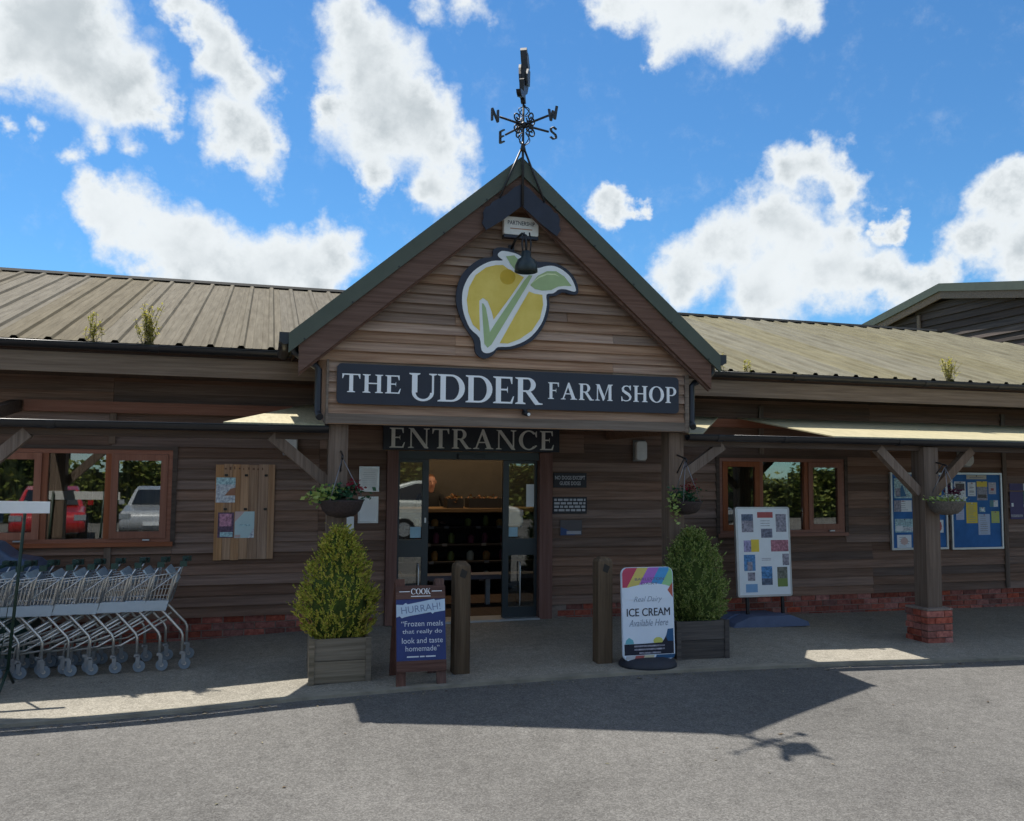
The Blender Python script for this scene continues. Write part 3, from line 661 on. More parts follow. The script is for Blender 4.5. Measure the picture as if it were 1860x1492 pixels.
# ------------------------------------------------------------------ round fruit-and-leaf emblem
def LG(pts):
    o = []
    for a, b in pts:
        x = 820+a/5.329; y = 380+b/5.329
        o.append((-2.98373+.00566818*x+.0000444639*y, 6.127896+.000365152*x-.00550237*y))
    return o
def smooth(pts, n=4):
    m = len(pts); o = []
    for i in range(m):
        p0, p1, p2, p3 = pts[i-1], pts[i], pts[(i+1) % m], pts[(i+2) % m]
        for k in range(n):
            t = k/n
            o.append(tuple(.5*(2*b+(-a+c)*t+(2*a-5*b+4*c-d)*t*t+(-a+3*b-3*c+d)*t**3) for a, b, c, d in zip(p0, p1, p2, p3)))
    return o
lg = thing('emblem_sign', 'round yellow emblem with green tick and leaves on the gable', 'sign', (2.3, 8.0, 2.9))
pl = Pl((0, FY-.012, 0))
outer = [(400,395),(470,370),(560,385),(650,432),(740,470),(830,505),(920,508),(1010,520),(1110,570),(1190,650),(1232,750),(1225,822),(1150,822),(1080,805),(1010,838),(942,852),(945,960),(905,1100),(830,1220),(740,1300),(620,1345),(520,1358),(445,1358),(395,1410),(330,1440),(268,1420),(232,1370),(215,1262),(130,1130),(75,1000),(50,880),(65,740),(112,630),(190,545),(290,482),(392,462)]
white = [(442,440),(480,408),(560,417),(640,442),(720,500),(800,560),(840,570),(910,550),(990,548),(1080,588),(1160,662),(1206,765),(1195,800),(1110,778),(1040,778),(985,815),(915,830),(918,930),(880,1080),(800,1200),(700,1280),(560,1330),(445,1333),(400,1372),(340,1390),(290,1360),(270,1242),(180,1150),(122,1010),(105,880),(120,760),(180,640),(270,560),(380,508),(488,500),(455,470)]
plate('back_board', pl, smooth(LG(outer), 3), 0, .028, M_navy, lg)
plate('white_outline', pl, smooth(LG(white), 3), .0285, .034, M_white, lg)
M_yel = mat('yellow_print', (.78, .56, .08), .5, var=.1, vs=3, col2=(.85, .66, .16)); M_grn = mat('green_print', (.38, .50, .24), .5, var=.06); M_grl = mat('pale_green_print', (.70, .78, .45), .5)
plate('fruit', pl, LG([(490,545),(550,590),(650,640),(692,662),(560,855),(402,1070),(385,1000),(345,895),(300,862),(265,890),(266,1000),(272,1180),(205,1115),(162,1000),(148,880),(170,760),(230,645),(330,570),(420,547)]), .0345, .038, M_yel, lg)
plate('fruit', pl, LG([(742,800),(800,822),(872,832),(880,930),(850,1060),(770,1180),(650,1260),(540,1300),(460,1295),(600,1045)]), .0345, .038, M_yel, lg)
plate('tick', pl, LG([(290,915),(306,918),(328,960),(350,1080),(366,1190),(420,1105),(700,690),(742,640),(775,645),(725,740),(380,1310),(345,1337),(315,1300),(300,1100)]), .0345, .0385, M_grn, lg)
plate('leaf', pl, LG([(520,460),(600,450),(640,495),(700,575),(745,635),(690,618),(600,580),(560,530)]), .0345, .0382, M_grn, lg)
plate('leaf', pl, LG([(755,738),(830,645),(920,600),(1010,600),(1090,650),(1165,745),(1100,742),(1030,750),(960,785),(870,790),(800,775)]), .0345, .0382, M_grn, lg)
plate('leaf_highlight', pl, LG([(755,732),(835,655),(920,622),(1000,625),(1045,655),(1000,638),(920,636),(840,668)]), .0385, .0395, M_grl, lg)
plate('fruit_shade', pl, LG(ell(535,660,75,75)), .0382, .0388, mat('ochre_print', (.62, .42, .04), .5), lg)
# ------------------------------------------------------------------ alarm box, lamp, camera on the porch
ab = thing('alarm_box', 'white alarm box under the gable peak above the emblem', 'alarm box', (2.385, 8.03, 4.09))
pl = Pl((0, FY-.002, 0))
bevel(plate('case', pl, rrect(2.205, 2.567, 4.115, 4.298, .02, 3), 0, .07, mat('off_white_plastic', (.80, .78, .73), .4), ab), .008)
plate('base_strip', pl, rect(2.208, 2.564, 4.085, 4.114), 0, .068, M_navy, ab)
text(pl, 'PARTNERSHIP', 2.386, 4.235, .28, .042, .0712, M_navy, ab, bold=.01)
plate('print_line', pl, rect(2.27, 2.50, 4.172, 4.182), .0705, .0712, mat('orange_print', (.45, .22, .12), .5), ab)
lp = thing('swan_neck_lamp', 'dark domed lamp hanging over the emblem', 'lamp', (2.37, 7.75, 3.72))
obj('arm', MB().tube([(2.30, 8.04, 3.98), (2.32, 7.95, 4.06), (2.36, 7.86, 4.10), (2.375, 7.78, 4.06), (2.37, 7.75, 3.90)], .012, 8), M_blackpaint, lp)
obj('arm', MB().tube([(2.41, 7.78, 4.09), (2.42, 7.76, 3.98), (2.41, 7.75, 3.88)], .008, 6).tube([(2.36, 7.79, 4.09), (2.33, 7.76, 3.98), (2.335, 7.75, 3.88)], .008, 6), M_blackpaint, lp)
obj('lamp_shade', MB().lathe([(.025, .205), (.045, .20), (.05, .14), (.085, .115), (.108, .06), (.112, .0), (.106, -.003), (.095, .05), (.03, .10)], (2.37, 7.75, 3.695), 24), mat('lamp_dark_metal', (.035, .05, .055), .4, metal=.3, var=.3), lp)
obj('wall_plate', MB().box(2.27, 2.33, 8.025, 8.044, 3.94, 4.02), M_blackpaint, lp)
cm = thing('security_camera', 'tiny black camera below the long sign board', 'camera', (2.45, 8.0, 2.36))
obj('bracket', MB().box(2.43, 2.47, 8.0, 8.043, 2.345, 2.39), M_blackpaint, cm)
obj('body', MB().tube([(2.435, 8.01, 2.355), (2.46, 7.93, 2.335)], .024, 12), M_blackpaint, cm)
obj('lens', MB().tube([(2.461, 7.929, 2.3345), (2.463, 7.922, 2.333)], .016, 12), M_white, cm)
# ------------------------------------------------------------------ weathervane
wv_ = thing('weathervane', 'black wrought iron weathervane with compass letters on the porch peak', 'weathervane', (AX, 7.85, 4.3))
pf = lambda u, v, d: (u, d, v)
M_plate = mat('blue_black_plate', (.014, .017, .032), .4, var=.25)
for s in (-1, 1):
    # scalloped bracket plate on each rake
    t = [(0, .28), (.08, .255), (.16, .262), (.30, .232), (.33, .25), (.365, .23), (.39, .262), (.385, .33), (.40, .36), (.36, .46), (.30, .475), (.2, .49), (0, .50)]
    obj('bracket_plate', MB().prism([(AX+s*u, AZ-RS*u-w) for u, w in t], pf, PYF-.022, PYF-.006), M_plate, wv_)
    obj('stay', MB().tube([(AX+s*.015, PYF-.03, 4.93), (AX+s*.23, PYF-.025, 4.42)], .011, 6), M_blackpaint, wv_)
obj('spindle', MB().tube([(AX, PYF-.035, 4.36), (AX, PYF-.035, 4.95), (AX+.003, PYF-.035, 5.5)], [.014, .013, .011], 8).lathe([(.012, 0), (.03, .02), (.018, .07), (.012, .1)], (AX, PYF-.035, 4.90), 10), M_blackpaint, wv_)
HUB = Vector((AX+.009, PYF-.035, 5.17))
obj('hub', MB().lathe([(.006, -.035), (.03, -.022), (.036, 0), (.03, .022), (.006, .035)], HUB, 12), M_blackpaint, wv_)
def letter_path(ch):
    return {'N': [[(-.035, -.06), (-.035, .06), (.035, -.06), (.035, .06)]], 'W': [[(-.05, .06), (-.025, -.06), (0, .03), (.025, -.06), (.05, .06)]], 'E': [[(.035, .06), (-.03, .06), (-.03, -.06), (.035, -.06)], [(-.03, 0), (.025, 0)]], 'S': [[(.035, .045), (.0, .062), (-.035, .04), (-.025, .012), (.025, -.012), (.035, -.042), (0, -.062), (-.038, -.045)]]}[ch]
for ch, dv in (('N', (-.305, -.13)), ('W', (.17, -.31)), ('S', (.31, .09)), ('E', (-.12, .31))):
    d = Vector((dv[0], dv[1], 0)); dn_ = d.normalized(); e = HUB+d
    obj('arm', MB().tube([HUB, e-dn_*.03], .011, 6), M_blackpaint, wv_)
    mb = MB()
    u = dn_ if dn_.x > 0 else -dn_
    for path in letter_path(ch):
        P3 = [e+dn_*.03+u*a+Vector((0, 0, b)) for a, b in path]
        for a, b in zip(P3, P3[1:]): mb.bar(a, b, .014, .025, Vector((0, 0, 1)).cross(u)+Vector((0, 0, .3)))
    obj('compass_letter', mb, M_blackpaint, wv_)
    # scrolls above and below each arm
    for zs in (-1, 1):
        sp = []
        for k in range(22):
            a = k/21*R(520); r_ = .052*(1-k/27)
            sp.append(HUB+dn_*(.085+r_*math.cos(a+R(180)))+Vector((0, 0, zs*(.062+r_*math.sin(a+R(180))))))
        obj('scroll', MB().tube(sp, .008, 5), M_blackpaint, wv_)
    sp = [HUB+dn_*(.02+.05*math.sin(k/12*math.pi*1.25))+Vector((0, 0, -.08-.012*k)) for k in range(13)]
    obj('scroll', MB().tube(sp, .005, 5), M_blackpaint, wv_)
    sp = [HUB+dn_*(.015+.055*math.sin(k/12*math.pi*1.2))+Vector((0, 0, .09+.009*k)) for k in range(13)]
    obj('scroll', MB().tube(sp, .005, 5), M_blackpaint, wv_)
# figure on top, turned almost edge-on to the road
ang = R(64); du = Vector((math.cos(ang), math.sin(ang), 0)); FO = Vector((AX, PYF-.035, 5.42))
fig = smooth([(-.30, -.02), (-.16, .03), (-.10, .06), (-.12, .16), (-.06, .20), (-.05, .29), (.03, .30), (.06, .38), (.10, .52), (.17, .55), (.22, .50), (.28, .46), (.23, .42), (.22, .33), (.19, .22), (.12, .12), (.05, .08), (.0, .04), (.04, -.02), (-.02, -.03), (-.06, .0), (-.22, -.06)], 2)
nrm = Vector((-du.y, du.x, 0))
obj('figure', MB().prism(fig, lambda u, v, d: FO+du*u+Vector((0, 0, v))+nrm*d, -.022, .022), M_blackpaint, wv_)
obj('figure_wing', MB().prism([(-.04, .14), (.10, .18), (.12, .34), (.02, .33), (-.06, .24)], lambda u, v, d: FO+du*u+Vector((0, 0, v))+nrm*d, -.05, -.03), M_blackpaint, wv_)
obj('figure_wing', MB().prism(smooth([(-.10, .10), (.06, .16), (.10, .30), (.0, .36), (-.09, .22)], 2), lambda u, v, d: FO+du*(u+.02)+Vector((0, 0, v+.02))+nrm*(d+v*.1-.03), .022, .045), M_blackpaint, wv_)
obj('figure_crest', MB().prism(smooth([(.06, .36), (.12, .40), (.18, .50), (.15, .60), (.09, .56)], 2), lambda u, v, d: FO+du*u+Vector((0, 0, v))+nrm*(d*1.0+(v-.36)*.1), -.035, .03), M_blackpaint, wv_)
# ------------------------------------------------------------------ wall lights, notices, plaques
def bulkhead(x0, x1, z0, z1, label, y=WY-.03, rounded=.03):
    t = thing('bulkhead_light', label, 'light', ((x0+x1)/2, y, z0), 'bulkhead lights on the front wall')
    bevel(obj('back_plate', MB().box(x0-.012, x1+.012, y-.03, y, z0-.012, z1+.012), mat('grey_lamp_base', (.25, .25, .25), .5), t), .006)
    bevel(obj('diffuser', MB().prism(rrect(x0, x1, z0, z1, min(rounded, (x1-x0)*.45)), Pl((0, y-.03, 0)), 0, .07), mat('opal_diffuser', (.60, .60, .58), .35), t), .012)
bulkhead(4.575, 4.725, 1.945, 2.19, 'white bulkhead light on the wall right of the entrance sign', rounded=.035)
bulkhead(.215, .36, 1.96, 2.14, 'white square bulkhead light partly behind the left canopy brace', rounded=.012)
bulkhead(9.69, 9.90, 1.92, 2.12, 'pale bulkhead light above the right noticeboard', rounded=.09)
def framed(name, x0, x1, z0, z1, label, lines):
    t = thing(name, label, 'notice', ((x0+x1)/2, WY-.03, z0)); pl = Pl((0, WY-.031, 0))
    plate('frame', pl, rect(x0, x1, z0, z1), 0, .016, M_alu, t)
    plate('sheet', pl, rect(x0+.02, x1-.02, z0+.022, z1-.022), .0163, .018, M_paper, t)
    g = mat('faint_print', (.52, .55, .56), .6)
    for i in range(lines):
        zz = z1-.07-i*.024; w = random.uniform(.06, .085)
        plate('print_line', pl, rect((x0+x1)/2-w, (x0+x1)/2+w, zz-.005, zz), .0182, .0185, g, t)
framed('framed_notice', 1.078, 1.312, 1.535, 1.83, 'upper of two white framed notices left of the door', 8)
framed('framed_notice', 1.072, 1.308, 1.168, 1.478, 'lower of two white framed notices left of the door', 0)
t = thing('small_sign', 'narrow white sign on the wall behind the left hanging basket', 'sign', (.98, WY-.03, 1.04)); pl = Pl((0, WY-.031, 0))
plate('panel', pl, rect(.945, 1.028, 1.04, 1.245), 0, .012, M_white, t)
M_grey_print = mat('grey_print', (.50, .51, .54), .6); M_slate = mat('dark_plaque', (.022, .022, .028), .5)
t = thing('wall_plaque', 'topmost of three small dark plaques right of the door', 'plaque', (3.7, WY-.03, 1.6)); 
plate('panel', pl, rect(3.485, 3.925, 1.59, 1.775), 0, .012, M_slate, t)
text(pl, 'NO DOGS EXCEPT', 3.705, 1.715, .40, .048, .0125, M_grey_print, t, bold=.015); text(pl, 'GUIDE DOGS', 3.705, 1.645, .28, .048, .0125, M_grey_print, t, bold=.015)
t = thing('wall_plaque', 'middle dark plaque with four lines of print right of the door', 'plaque', (3.7, WY-.03, 1.28))
plate('panel', pl, rect(3.475, 3.93, 1.265, 1.475), 0, .012, M_slate, t)
for i in range(4):
    u = 3.495
    while u < 3.90:
        w = random.uniform(.03, .08); plate('print_word', pl, rect(u, min(u+w, 3.91), 1.425-.043*i, 1.452-.043*i), .0122, .0127, M_grey_print, t); u += w+.015
t = thing('wall_plaque', 'lowest plaque with a blue corner right of the door', 'plaque', (3.72, WY-.03, 1.0))
plate('panel', pl, rect(3.575, 3.865, .995, 1.185), 0, .012, mat('brownish_plaque', (.10, .09, .095), .5), t)
plate('blue_corner', pl, [(3.58, 1.0), (3.78, 1.0), (3.66, 1.07), (3.58, 1.10)], .0122, .0127, mat('blue_print', (.03, .07, .2), .5), t)
plate('pale_strip', pl, rect(3.66, 3.85, 1.01, 1.05), .0128, .0132, mat('pale_print', (.38, .38, .42), .5), t)
# ------------------------------------------------------------------ pale timber noticeboard left of the door, with posters
nb = thing('timber_noticeboard', 'pale plank noticeboard on the dark wall left of the door', 'noticeboard', (-.19, WY-.03, .78)); pl = Pl((0, WY-.034, 0))
M_pale = wood('pale_plank', (.30, .165, .09), (.53, .32, .185), 2, .18)
u = -.515; k = 0
while u < .125:
    w = random.choice((.075, .09, .105)); u1 = min(u+w, .128)
    obj('plank', MB().prism(rect(u+.001, u1-.0015, .775+random.uniform(-.006, .004), 1.838+random.uniform(-.006, .006)), pl, 0, .02+random.uniform(0, .004)), M_pale, nb); u = u1; k += 1
for k in range(9): plate('burnt_mark', pl, rect(-.42+.05*k, -.42+.05*k+random.uniform(.008, .026), 1.775+random.uniform(0, .01), 1.80+random.uniform(-.005, .015)), .0245, .0252, mat('burnt_mark_brown', (.17, .09, .055), .8), nb)
M_clip = mat('clip_iron', (.03, .025, .02), .5)
for cu_, cv_ in ((-.40, 1.715), (-.185, 1.715), (.03, 1.715), (-.40, 1.335), (-.185, 1.335), (.03, 1.335)): obj('clip', MB().prism(rrect(cu_-.018, cu_+.018, cv_-.012, cv_+.014, .006, 2), pl, .024, .034), M_clip, nb)
def col(n, c):
    if 'photo' in n or n in ('slate_print', 'rose_print', 'slate2_print', 'cobalt_print', 'field_print', 'sky_blue_print', 'lilac_print', 'pink_print', 'plum_print'):
        h = Vector(c); g = (h.x+h.y+h.z)/3
        return mat(n, tuple(h*.45), .5, var=0., vs=34, col2=(min(.9, h.x*1.5+g*.45), min(.9, h.y*1.5+g*.4), min(.9, h.z*1.5+g*.4)))
    return mat(n, c, .55, var=.06)
def poster(name, label, pl, u0, u1, v0, v1, base, shapes, d=.026, cat='poster', group=None, y0=WY-.05):
    t = thing(name, label, cat, tuple(pl((u0+u1)/2, v0, d)), group)
    plate('sheet', pl, rect(u0, u1, v0, v1), d, d+.0015, base, t)
    for i, (pts, m) in enumerate(shapes):
        plate('picture', pl, [(u0+(u1-u0)*a, v0+(v1-v0)*b) for a, b in pts], d+.0017, d+.0022+.0003*i, m, t)
    if cat == 'paper':
        for k in range(int((v1-v0)/.03)):
            a = random.uniform(.12, .2); b = random.uniform(.6, .88); vv = v0+.022+.03*k
            plate('print_line', pl, rect(u0+(u1-u0)*a, u0+(u1-u0)*b, vv, vv+.006), d+.0016, d+.00185, FAINT, t)
        plate('pin', pl, ell((u0+u1)/2, v1-.012, .007, .007, 8), d+.0016, d+.012, random.choice((M_redp, M_white, M_blackpaint)), t)
    return t
FAINT = mat('faint_ink', (.30, .33, .38), .6)
sky_b = col('sky_blue_print', (.28, .52, .68)); lil = col('lilac_print', (.42, .48, .68)); orn = col('tan_print', (.36, .17, .10)); pink = col('pink_print', (.45, .18, .28)); pur = col('plum_print', (.10, .05, .10)); pch = col('peach_print', (.62, .45, .42)); mint = col('mint_print', (.50, .65, .66))
poster('poster', 'blue poster at the top of the plank noticeboard', pl, -.505, -.30, 1.41, 1.69, lil, [(rect(0, 1, .72, 1), sky_b), ([(.45, .28), (1, .28), (1, .60), (.75, .55)], orn)])
poster('poster', 'dark plum poster with pink picture at the lower left of the plank noticeboard', pl, -.475, -.305, 1.02, 1.30, pur, [(rect(.1, .85, .45, .95), pink), (rect(.15, .95, .03, .22), sky_b)])
poster('poster', 'pale pastel poster in the lower middle of the plank noticeboard', pl, -.295, -.085, 1.015, 1.31, mint, [([(0, .6), (.5, 1), (0, 1)], pch), (rect(.2, .8, .45, .52), sky_b), ([(.7, 0), (1, 0), (1, .4)], lil), (rect(.02, .3, .02, .12), pch)])
# ------------------------------------------------------------------ blue noticeboards on the right
M_bluef = mat('blue_felt', (.042, .16, .42), .85, var=.25, vs=3); M_yelp = col('yellow_paper', (.78, .60, .07)); M_limp = col('lime_paper', (.52, .58, .14)); M_whp = col('white_paper', (.78, .82, .86)); M_dkp = col('dark_photo_print', (.07, .06, .06)); M_gryp = col('grey_photo_print', (.24, .24, .30)); M_redp = col('red_print', (.42, .10, .10))
def felt_board(x0, x1, z0, z1, label):
    t = thing('noticeboard', label, 'noticeboard', ((x0+x1)/2, WY-.03, z0)); pl = Pl((0, WY-.032, 0)); w = .028
    plate('felt', pl, rect(x0+w, x1-w, z0+w, z1-w), 0, .02, M_bluef, t)
    plate('frame', pl, rect(x0, x1, z0, z0+w), 0, .04, M_alu, t); plate('frame', pl, rect(x0, x1, z1-w, z1), 0, .04, M_alu, t)
    plate('frame', pl, rect(x0, x0+w, z0+w, z1-w), 0, .0398, M_alu, t); plate('frame', pl, rect(x1-w, x1, z0+w, z1-w), 0, .0398, M_alu, t)
felt_board(8.49, 9.46, .735, 1.825, 'blue felt noticeboard partly hidden behind the brick-based post')
felt_board(9.525, 10.447, .725, 1.83, 'blue felt noticeboard right of the brick-based post')
pb = Pl((0, WY-.053, 0)); G = 'papers pinned to the blue noticeboards'
def pap(u0, u1, v0, v1, base, label, shapes=()): poster('pinned_paper', label, pb, u0, u1, v0, v1, base, list(shapes), .001, 'paper', G)
pap(9.60, 9.80, 1.42, 1.70, M_whp, 'white paper with dark photo at the top left of the right noticeboard', [(rect(.1, .9, .55, .9), M_dkp)])
pap(9.84, 9.98, 1.49, 1.69, M_whp, 'small white paper left of the yellow-topped one on the right noticeboard', [(rect(.2, .8, .3, .35), M_gryp), (rect(.2, .8, .6, .64), M_gryp)])
pap(10.00, 10.19, 1.43, 1.71, M_gryp, 'grey paper with a yellow top on the right noticeboard', [(rect(0, 1, .7, .98), M_yelp), (rect(.1, .9, .12, .3), M_dkp)])
pap(10.215, 10.35, 1.52, 1.69, col('pinkish_paper', (.55, .52, .58)), 'pinkish paper at the top right of the right noticeboard', [(rect(.3, .7, .3, .5), M_redp)])
pap(9.82, 10.18, 1.735, 1.795, col('cream_paper', (.55, .52, .42)), 'cream title strip at the top of the right noticeboard', [(rect(.15, .85, .4, .55), M_gryp)])
pap(9.80, 10.00, 1.10, 1.40, M_yelp, 'large yellow paper in the middle of the right noticeboard', [(rect(.3, .7, .3, .32), M_limp)])
pap(10.01, 10.22, .93, 1.23, col('pale_blue_paper', (.46, .54, .70)), 'pale blue sheet at the lower middle of the right noticeboard', [(rect(.15, .8, .2+.1*i, .22+.1*i), M_gryp) for i in range(4)])
pap(10.25, 10.395, 1.10, 1.27, M_limp, 'lime green paper at the right of the right noticeboard')
pap(10.23, 10.375, 1.335, 1.43, M_whp, 'small white slip above the lime paper on the right noticeboard', [(rect(0, .45, 0, 1), col('teal_print', (.12, .28, .30)))])
pap(10.04, 10.14, 1.26, 1.33, sky_b, 'tiny blue slip above the pale blue sheet on the right noticeboard', [(rect(.3, .8, .2, .8), M_whp)])
pap(9.62, 9.76, 1.15, 1.31, col('lavender_paper', (.48, .52, .70)), 'lavender paper just behind the hanging basket on the right noticeboard')
pap(8.56, 8.90, 1.46, 1.74, sky_b, 'large blue picture at the top of the left noticeboard', [([(.1, .05), (.6, .1), (.4, .7)], col('deep_blue_print', (.05, .16, .32))), (rect(.05, .3, .1, .5), M_gryp)])
pap(8.55, 8.85, 1.27, 1.43, M_whp, 'white and grey leaflet on the left noticeboard', [(rect(0, .4, 0, 1), M_gryp)])
pap(8.56, 8.88, .98, 1.17, sky_b, 'wide blue picture low on the left noticeboard', [(rect(.05, .4, .1, .5), M_whp), (rect(.4, .95, .1, .4), lil)])
pap(8.59, 8.83, .765, .945, M_whp, 'white drawing at the foot of the left noticeboard', [(ell(.5, .5, .28, .3, 8), pch)])
pap(9.21, 9.37, 1.50, 1.74, M_yelp, 'yellow paper beside the lit brace on the left noticeboard')
pap(9.25, 9.39, .97, 1.15, M_whp, 'small white picture right of the post on the left noticeboard', [(ell(.5, .5, .3, .4, 8), M_redp)])
pq = Pl((0, WY-.034, 0))
poster('wall_poster', 'purple poster on the wall at the right edge', pq, 10.62, 10.87, 1.15, 1.68, col('purple_print', (.06, .045, .15)), [(rect(.05, .9, .06, .13), M_gryp), (rect(.1, .25, .35, .45), M_whp)], .001)
poster('wall_poster', 'green and white poster at the far right edge of the wall', pq, 10.875, 11.15, 1.33, 1.68, M_whp, [(rect(0, 1, .1, .68), col('green_poster_print', (.03, .22, .09)))], .001)
# ------------------------------------------------------------------ bollards
def bollard(x, y, label):
    z0 = zg(x); t = thing('bollard', label, 'bollard', (x, y, z0), 'square timber bollards by the entrance'); w = .074
    prof = [(w, -.1), (w, .93), (w*.96, .955), (w*.55, .985), (w*.5, .99)]
    mb = MB(); vs = []
    for r_, z_ in prof: vs += [(x-r_, y-r_, z0+z_), (x+r_, y-r_, z0+z_), (x+r_, y+r_, z0+z_), (x-r_, y+r_, z0+z_)]
    fs = [(0, 3, 2, 1)]+[(4*i+k, 4*i+(k+1) % 4, 4*i+4+(k+1) % 4, 4*i+4+k) for i in range(4) for k in range(4)]+[(16, 17, 18, 19)]
    bevel(obj('post', mb.add(vs, fs), wood('bollard_timber', (.07, .048, .032), (.15, .11, .075), 2, .12), t), .008)
    obj('scar', MB().prism([(x-.03, z0+.86), (x+.02, z0+.84), (x+.045, z0+.9), (x-.01, z0+.93)], Pl((0, y-w-.0005, 0)), 0, .002), mat('dark_scar', (.04, .035, .03), .9), t)
bollard(1.742, 7.64, 'square timber bollard standing beside the navy sandwich board')
bollard(3.136, 7.69, 'timber bollard behind the ice cream sign')
# ------------------------------------------------------------------ planters and clipped conifers
M_pl1 = wood('planter_timber', (.10, .085, .06), (.24, .20, .15), 0, .2); M_soil = mat('soil', (.03, .022, .016), .95, var=.4, vs=30)
def planter(x0, x1, y0, h, label, m):
    xc = (x0+x1)/2; z0 = zg(xc); w = x1-x0; t = thing('planter', label, 'planter', (xc, y0+w/2, z0), 'timber planters by the entrance')
    n = 2; ph = h/n
    for k in range(n):
        za, zb = z0+k*ph+.002, z0+(k+1)*ph-.003
        obj('side_plank', MB().box(x0, x1, y0, y0+.035, za, zb), m, t); obj('side_plank', MB().box(x0, x1, y0+w-.035, y0+w, za, zb), m, t)
        obj('side_plank', MB().box(x0+.001, x0+.035, y0+.0355, y0+w-.0355, za, zb), m, t); obj('side_plank', MB().box(x1-.035, x1-.001, y0+.0355, y0+w-.0355, za, zb), m, t)
    for (a, b) in ((x0-.012, y0-.012), (x1-.035, y0-.012)): obj('corner_post', MB().box(a, a+.047, b, b+.011, z0-.01, z0+h+.004), m, t)
    obj('soil', MB().box(x0+.036, x1-.036, y0+.036, y0+w-.036, z0+.02, z0+h-.05), M_soil, t)
planter(.425, .93, 7.60, .375, 'weathered timber planter left of the navy sandwich board', M_pl1)
planter(3.885, 4.43, 7.62, .365, 'dark timber planter behind the ice cream sign', wood('planter_timber_dark', (.055, .05, .05), (.13, .115, .105), 0, .25))
def conifer(x, y, z0, h, rad, label, cols, seed, blunt, n=1500):
    rng = random.Random(seed); t = thing('conifer', label, 'shrub', (x, y, z0), 'clipped conifers in planters')
    def prof(s): return rad*lerp(blunt, s)
    obj('trunk', MB().tube([(x, y, z0-.04), (x, y, z0+h*.7)], [.028, .008], 7), mat('bark', (.06, .045, .035), .9), t)
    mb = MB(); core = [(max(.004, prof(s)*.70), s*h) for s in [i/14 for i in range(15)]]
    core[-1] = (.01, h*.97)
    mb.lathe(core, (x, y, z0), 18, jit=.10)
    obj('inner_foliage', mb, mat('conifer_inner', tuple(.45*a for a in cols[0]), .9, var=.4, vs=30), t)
    mb = MB()
    # feathery plumes set over the surface, each a fan of fine sprays
    for i in range(n):
        s = rng.random()**1.15; a = rng.uniform(0, 6.283); out = Vector((math.cos(a), math.sin(a), 0))
        r_ = prof(s)*rng.uniform(.68, .94)*(1+.09*math.sin(3*a+seed+5*s)+.07*math.sin(5*a-9*s+seed*2)+.06*math.sin(21*s+2*a)); c = Vector((x, y, z0+s*h-.02))+out*r_
        ax = (out*rng.uniform(.35, .9)+Vector((rng.gauss(0, .25), rng.gauss(0, .25), rng.uniform(.5, 1.0)))).normalized()
        PL = rng.uniform(.045, .095)*(1.7 if rng.random() < .07 else 1)
        for k in range(rng.randint(10, 17)):
            f_ = rng.random(); d = (ax+Vector((rng.gauss(0, .55), rng.gauss(0, .55), rng.gauss(0, .45)))*(1.15-f_*.6)).normalized()
            p = c+ax*PL*f_; side = d.cross(Vector((rng.gauss(0, 1), rng.gauss(0, 1), rng.gauss(0, 1)))).normalized()
            L = rng.uniform(.014, .034)*(1.2-.5*f_); w = rng.uniform(.0028, .0055)
            mb.add([p-side*w, p+side*w, p+d*L*.6+side*w*1.1, p+d*L, p+d*L*.6-side*w*1.1], [(0, 1, 2, 3, 4)])
    obj('foliage', mb, leafmat(t.name+'_leaf', cols), t)
conifer(.675, 7.85, .29, .955, .375, 'yellow-green cone-shaped conifer in the weathered left planter', [(.11, .17, .025), (.33, .39, .05), (.56, .55, .08), (.70, .60, .12), (.34, .24, .08)], 3, [(0, .55), (.08, .74), (.28, .98), (.45, .90), (.62, .71), (.80, .47), (.93, .26), (1, .07)])
conifer(4.205, 7.90, .29, .90, .375, 'darker green blunt conifer in the planter behind the ice cream sign', [(.06, .11, .03), (.19, .27, .06), (.33, .40, .11), (.46, .48, .20)], 5, [(0, .62), (.1, .82), (.3, .98), (.5, .88), (.7, .68), (.86, .44), (.96, .22), (1, .06)])
# ------------------------------------------------------------------ sandwich boards
ck = thing('sandwich_board', 'navy sandwich board with white lettering in a wooden frame', 'sign', (1.33, 7.4, -.03))
O = Vector((1.118, 7.285, zg(1.3))); V = Vector((0, .16, .90)); pl = Pl(O, (1, -.03, 0), V); HH = V.length
M_abw = wood('a_board_wood', (.075, .034, .026), (.16, .08, .06), 0, .1); M_abv = wood('a_board_wood_leg', (.075, .034, .026), (.16, .08, .06), 2, .1)
wB = .428
for u in (0, wB-.085): plate('leg', pl, rect(u, u+.08, 0, HH*.97), -.03, -.002, M_abv, ck)
plate('top_rail', pl, rect(0, wB, .715, .825), -.002, .016, M_abw, ck)
plate('bottom_rail', pl, rect(.002, wB-.002, .115, .205), -.002, .016, M_abw, ck)
M_ckb = mat('navy_print', (.022, .040, .16), .5, var=.1)
plate('panel', pl, rect(.003, wB-.003, .206, .714), -.002, .012, M_ckb, ck)
plate('torn_strip', pl, [(.004, .565), (.03, .575), (.05, .558), (.07, .565), (.12, .575), (.30, .602), (.315, .588), (.33, .60), (wB-.004, .612), (wB-.004, .712), (.34, .70), (.33, .712), (.1, .672), (.085, .685), (.06, .668), (.004, .672)], .0122, .0135, mat('ice_blue_print', (.48, .60, .72), .5), ck)
M_ckw = mat('chalk_white', (.62, .66, .72), .5)
serif(pl, 'COOK', .13, .30, .755, .048, .0162, .0175, M_lett, ck, .05)
for a, b in ((.03, .12), (.31, .40)): plate('rule', pl, rect(a, b, .776, .782), .0162, .0172, M_lett, ck)
plate('rule', pl, rect(.13, .30, .735, .741), .0162, .0172, M_lett, ck)
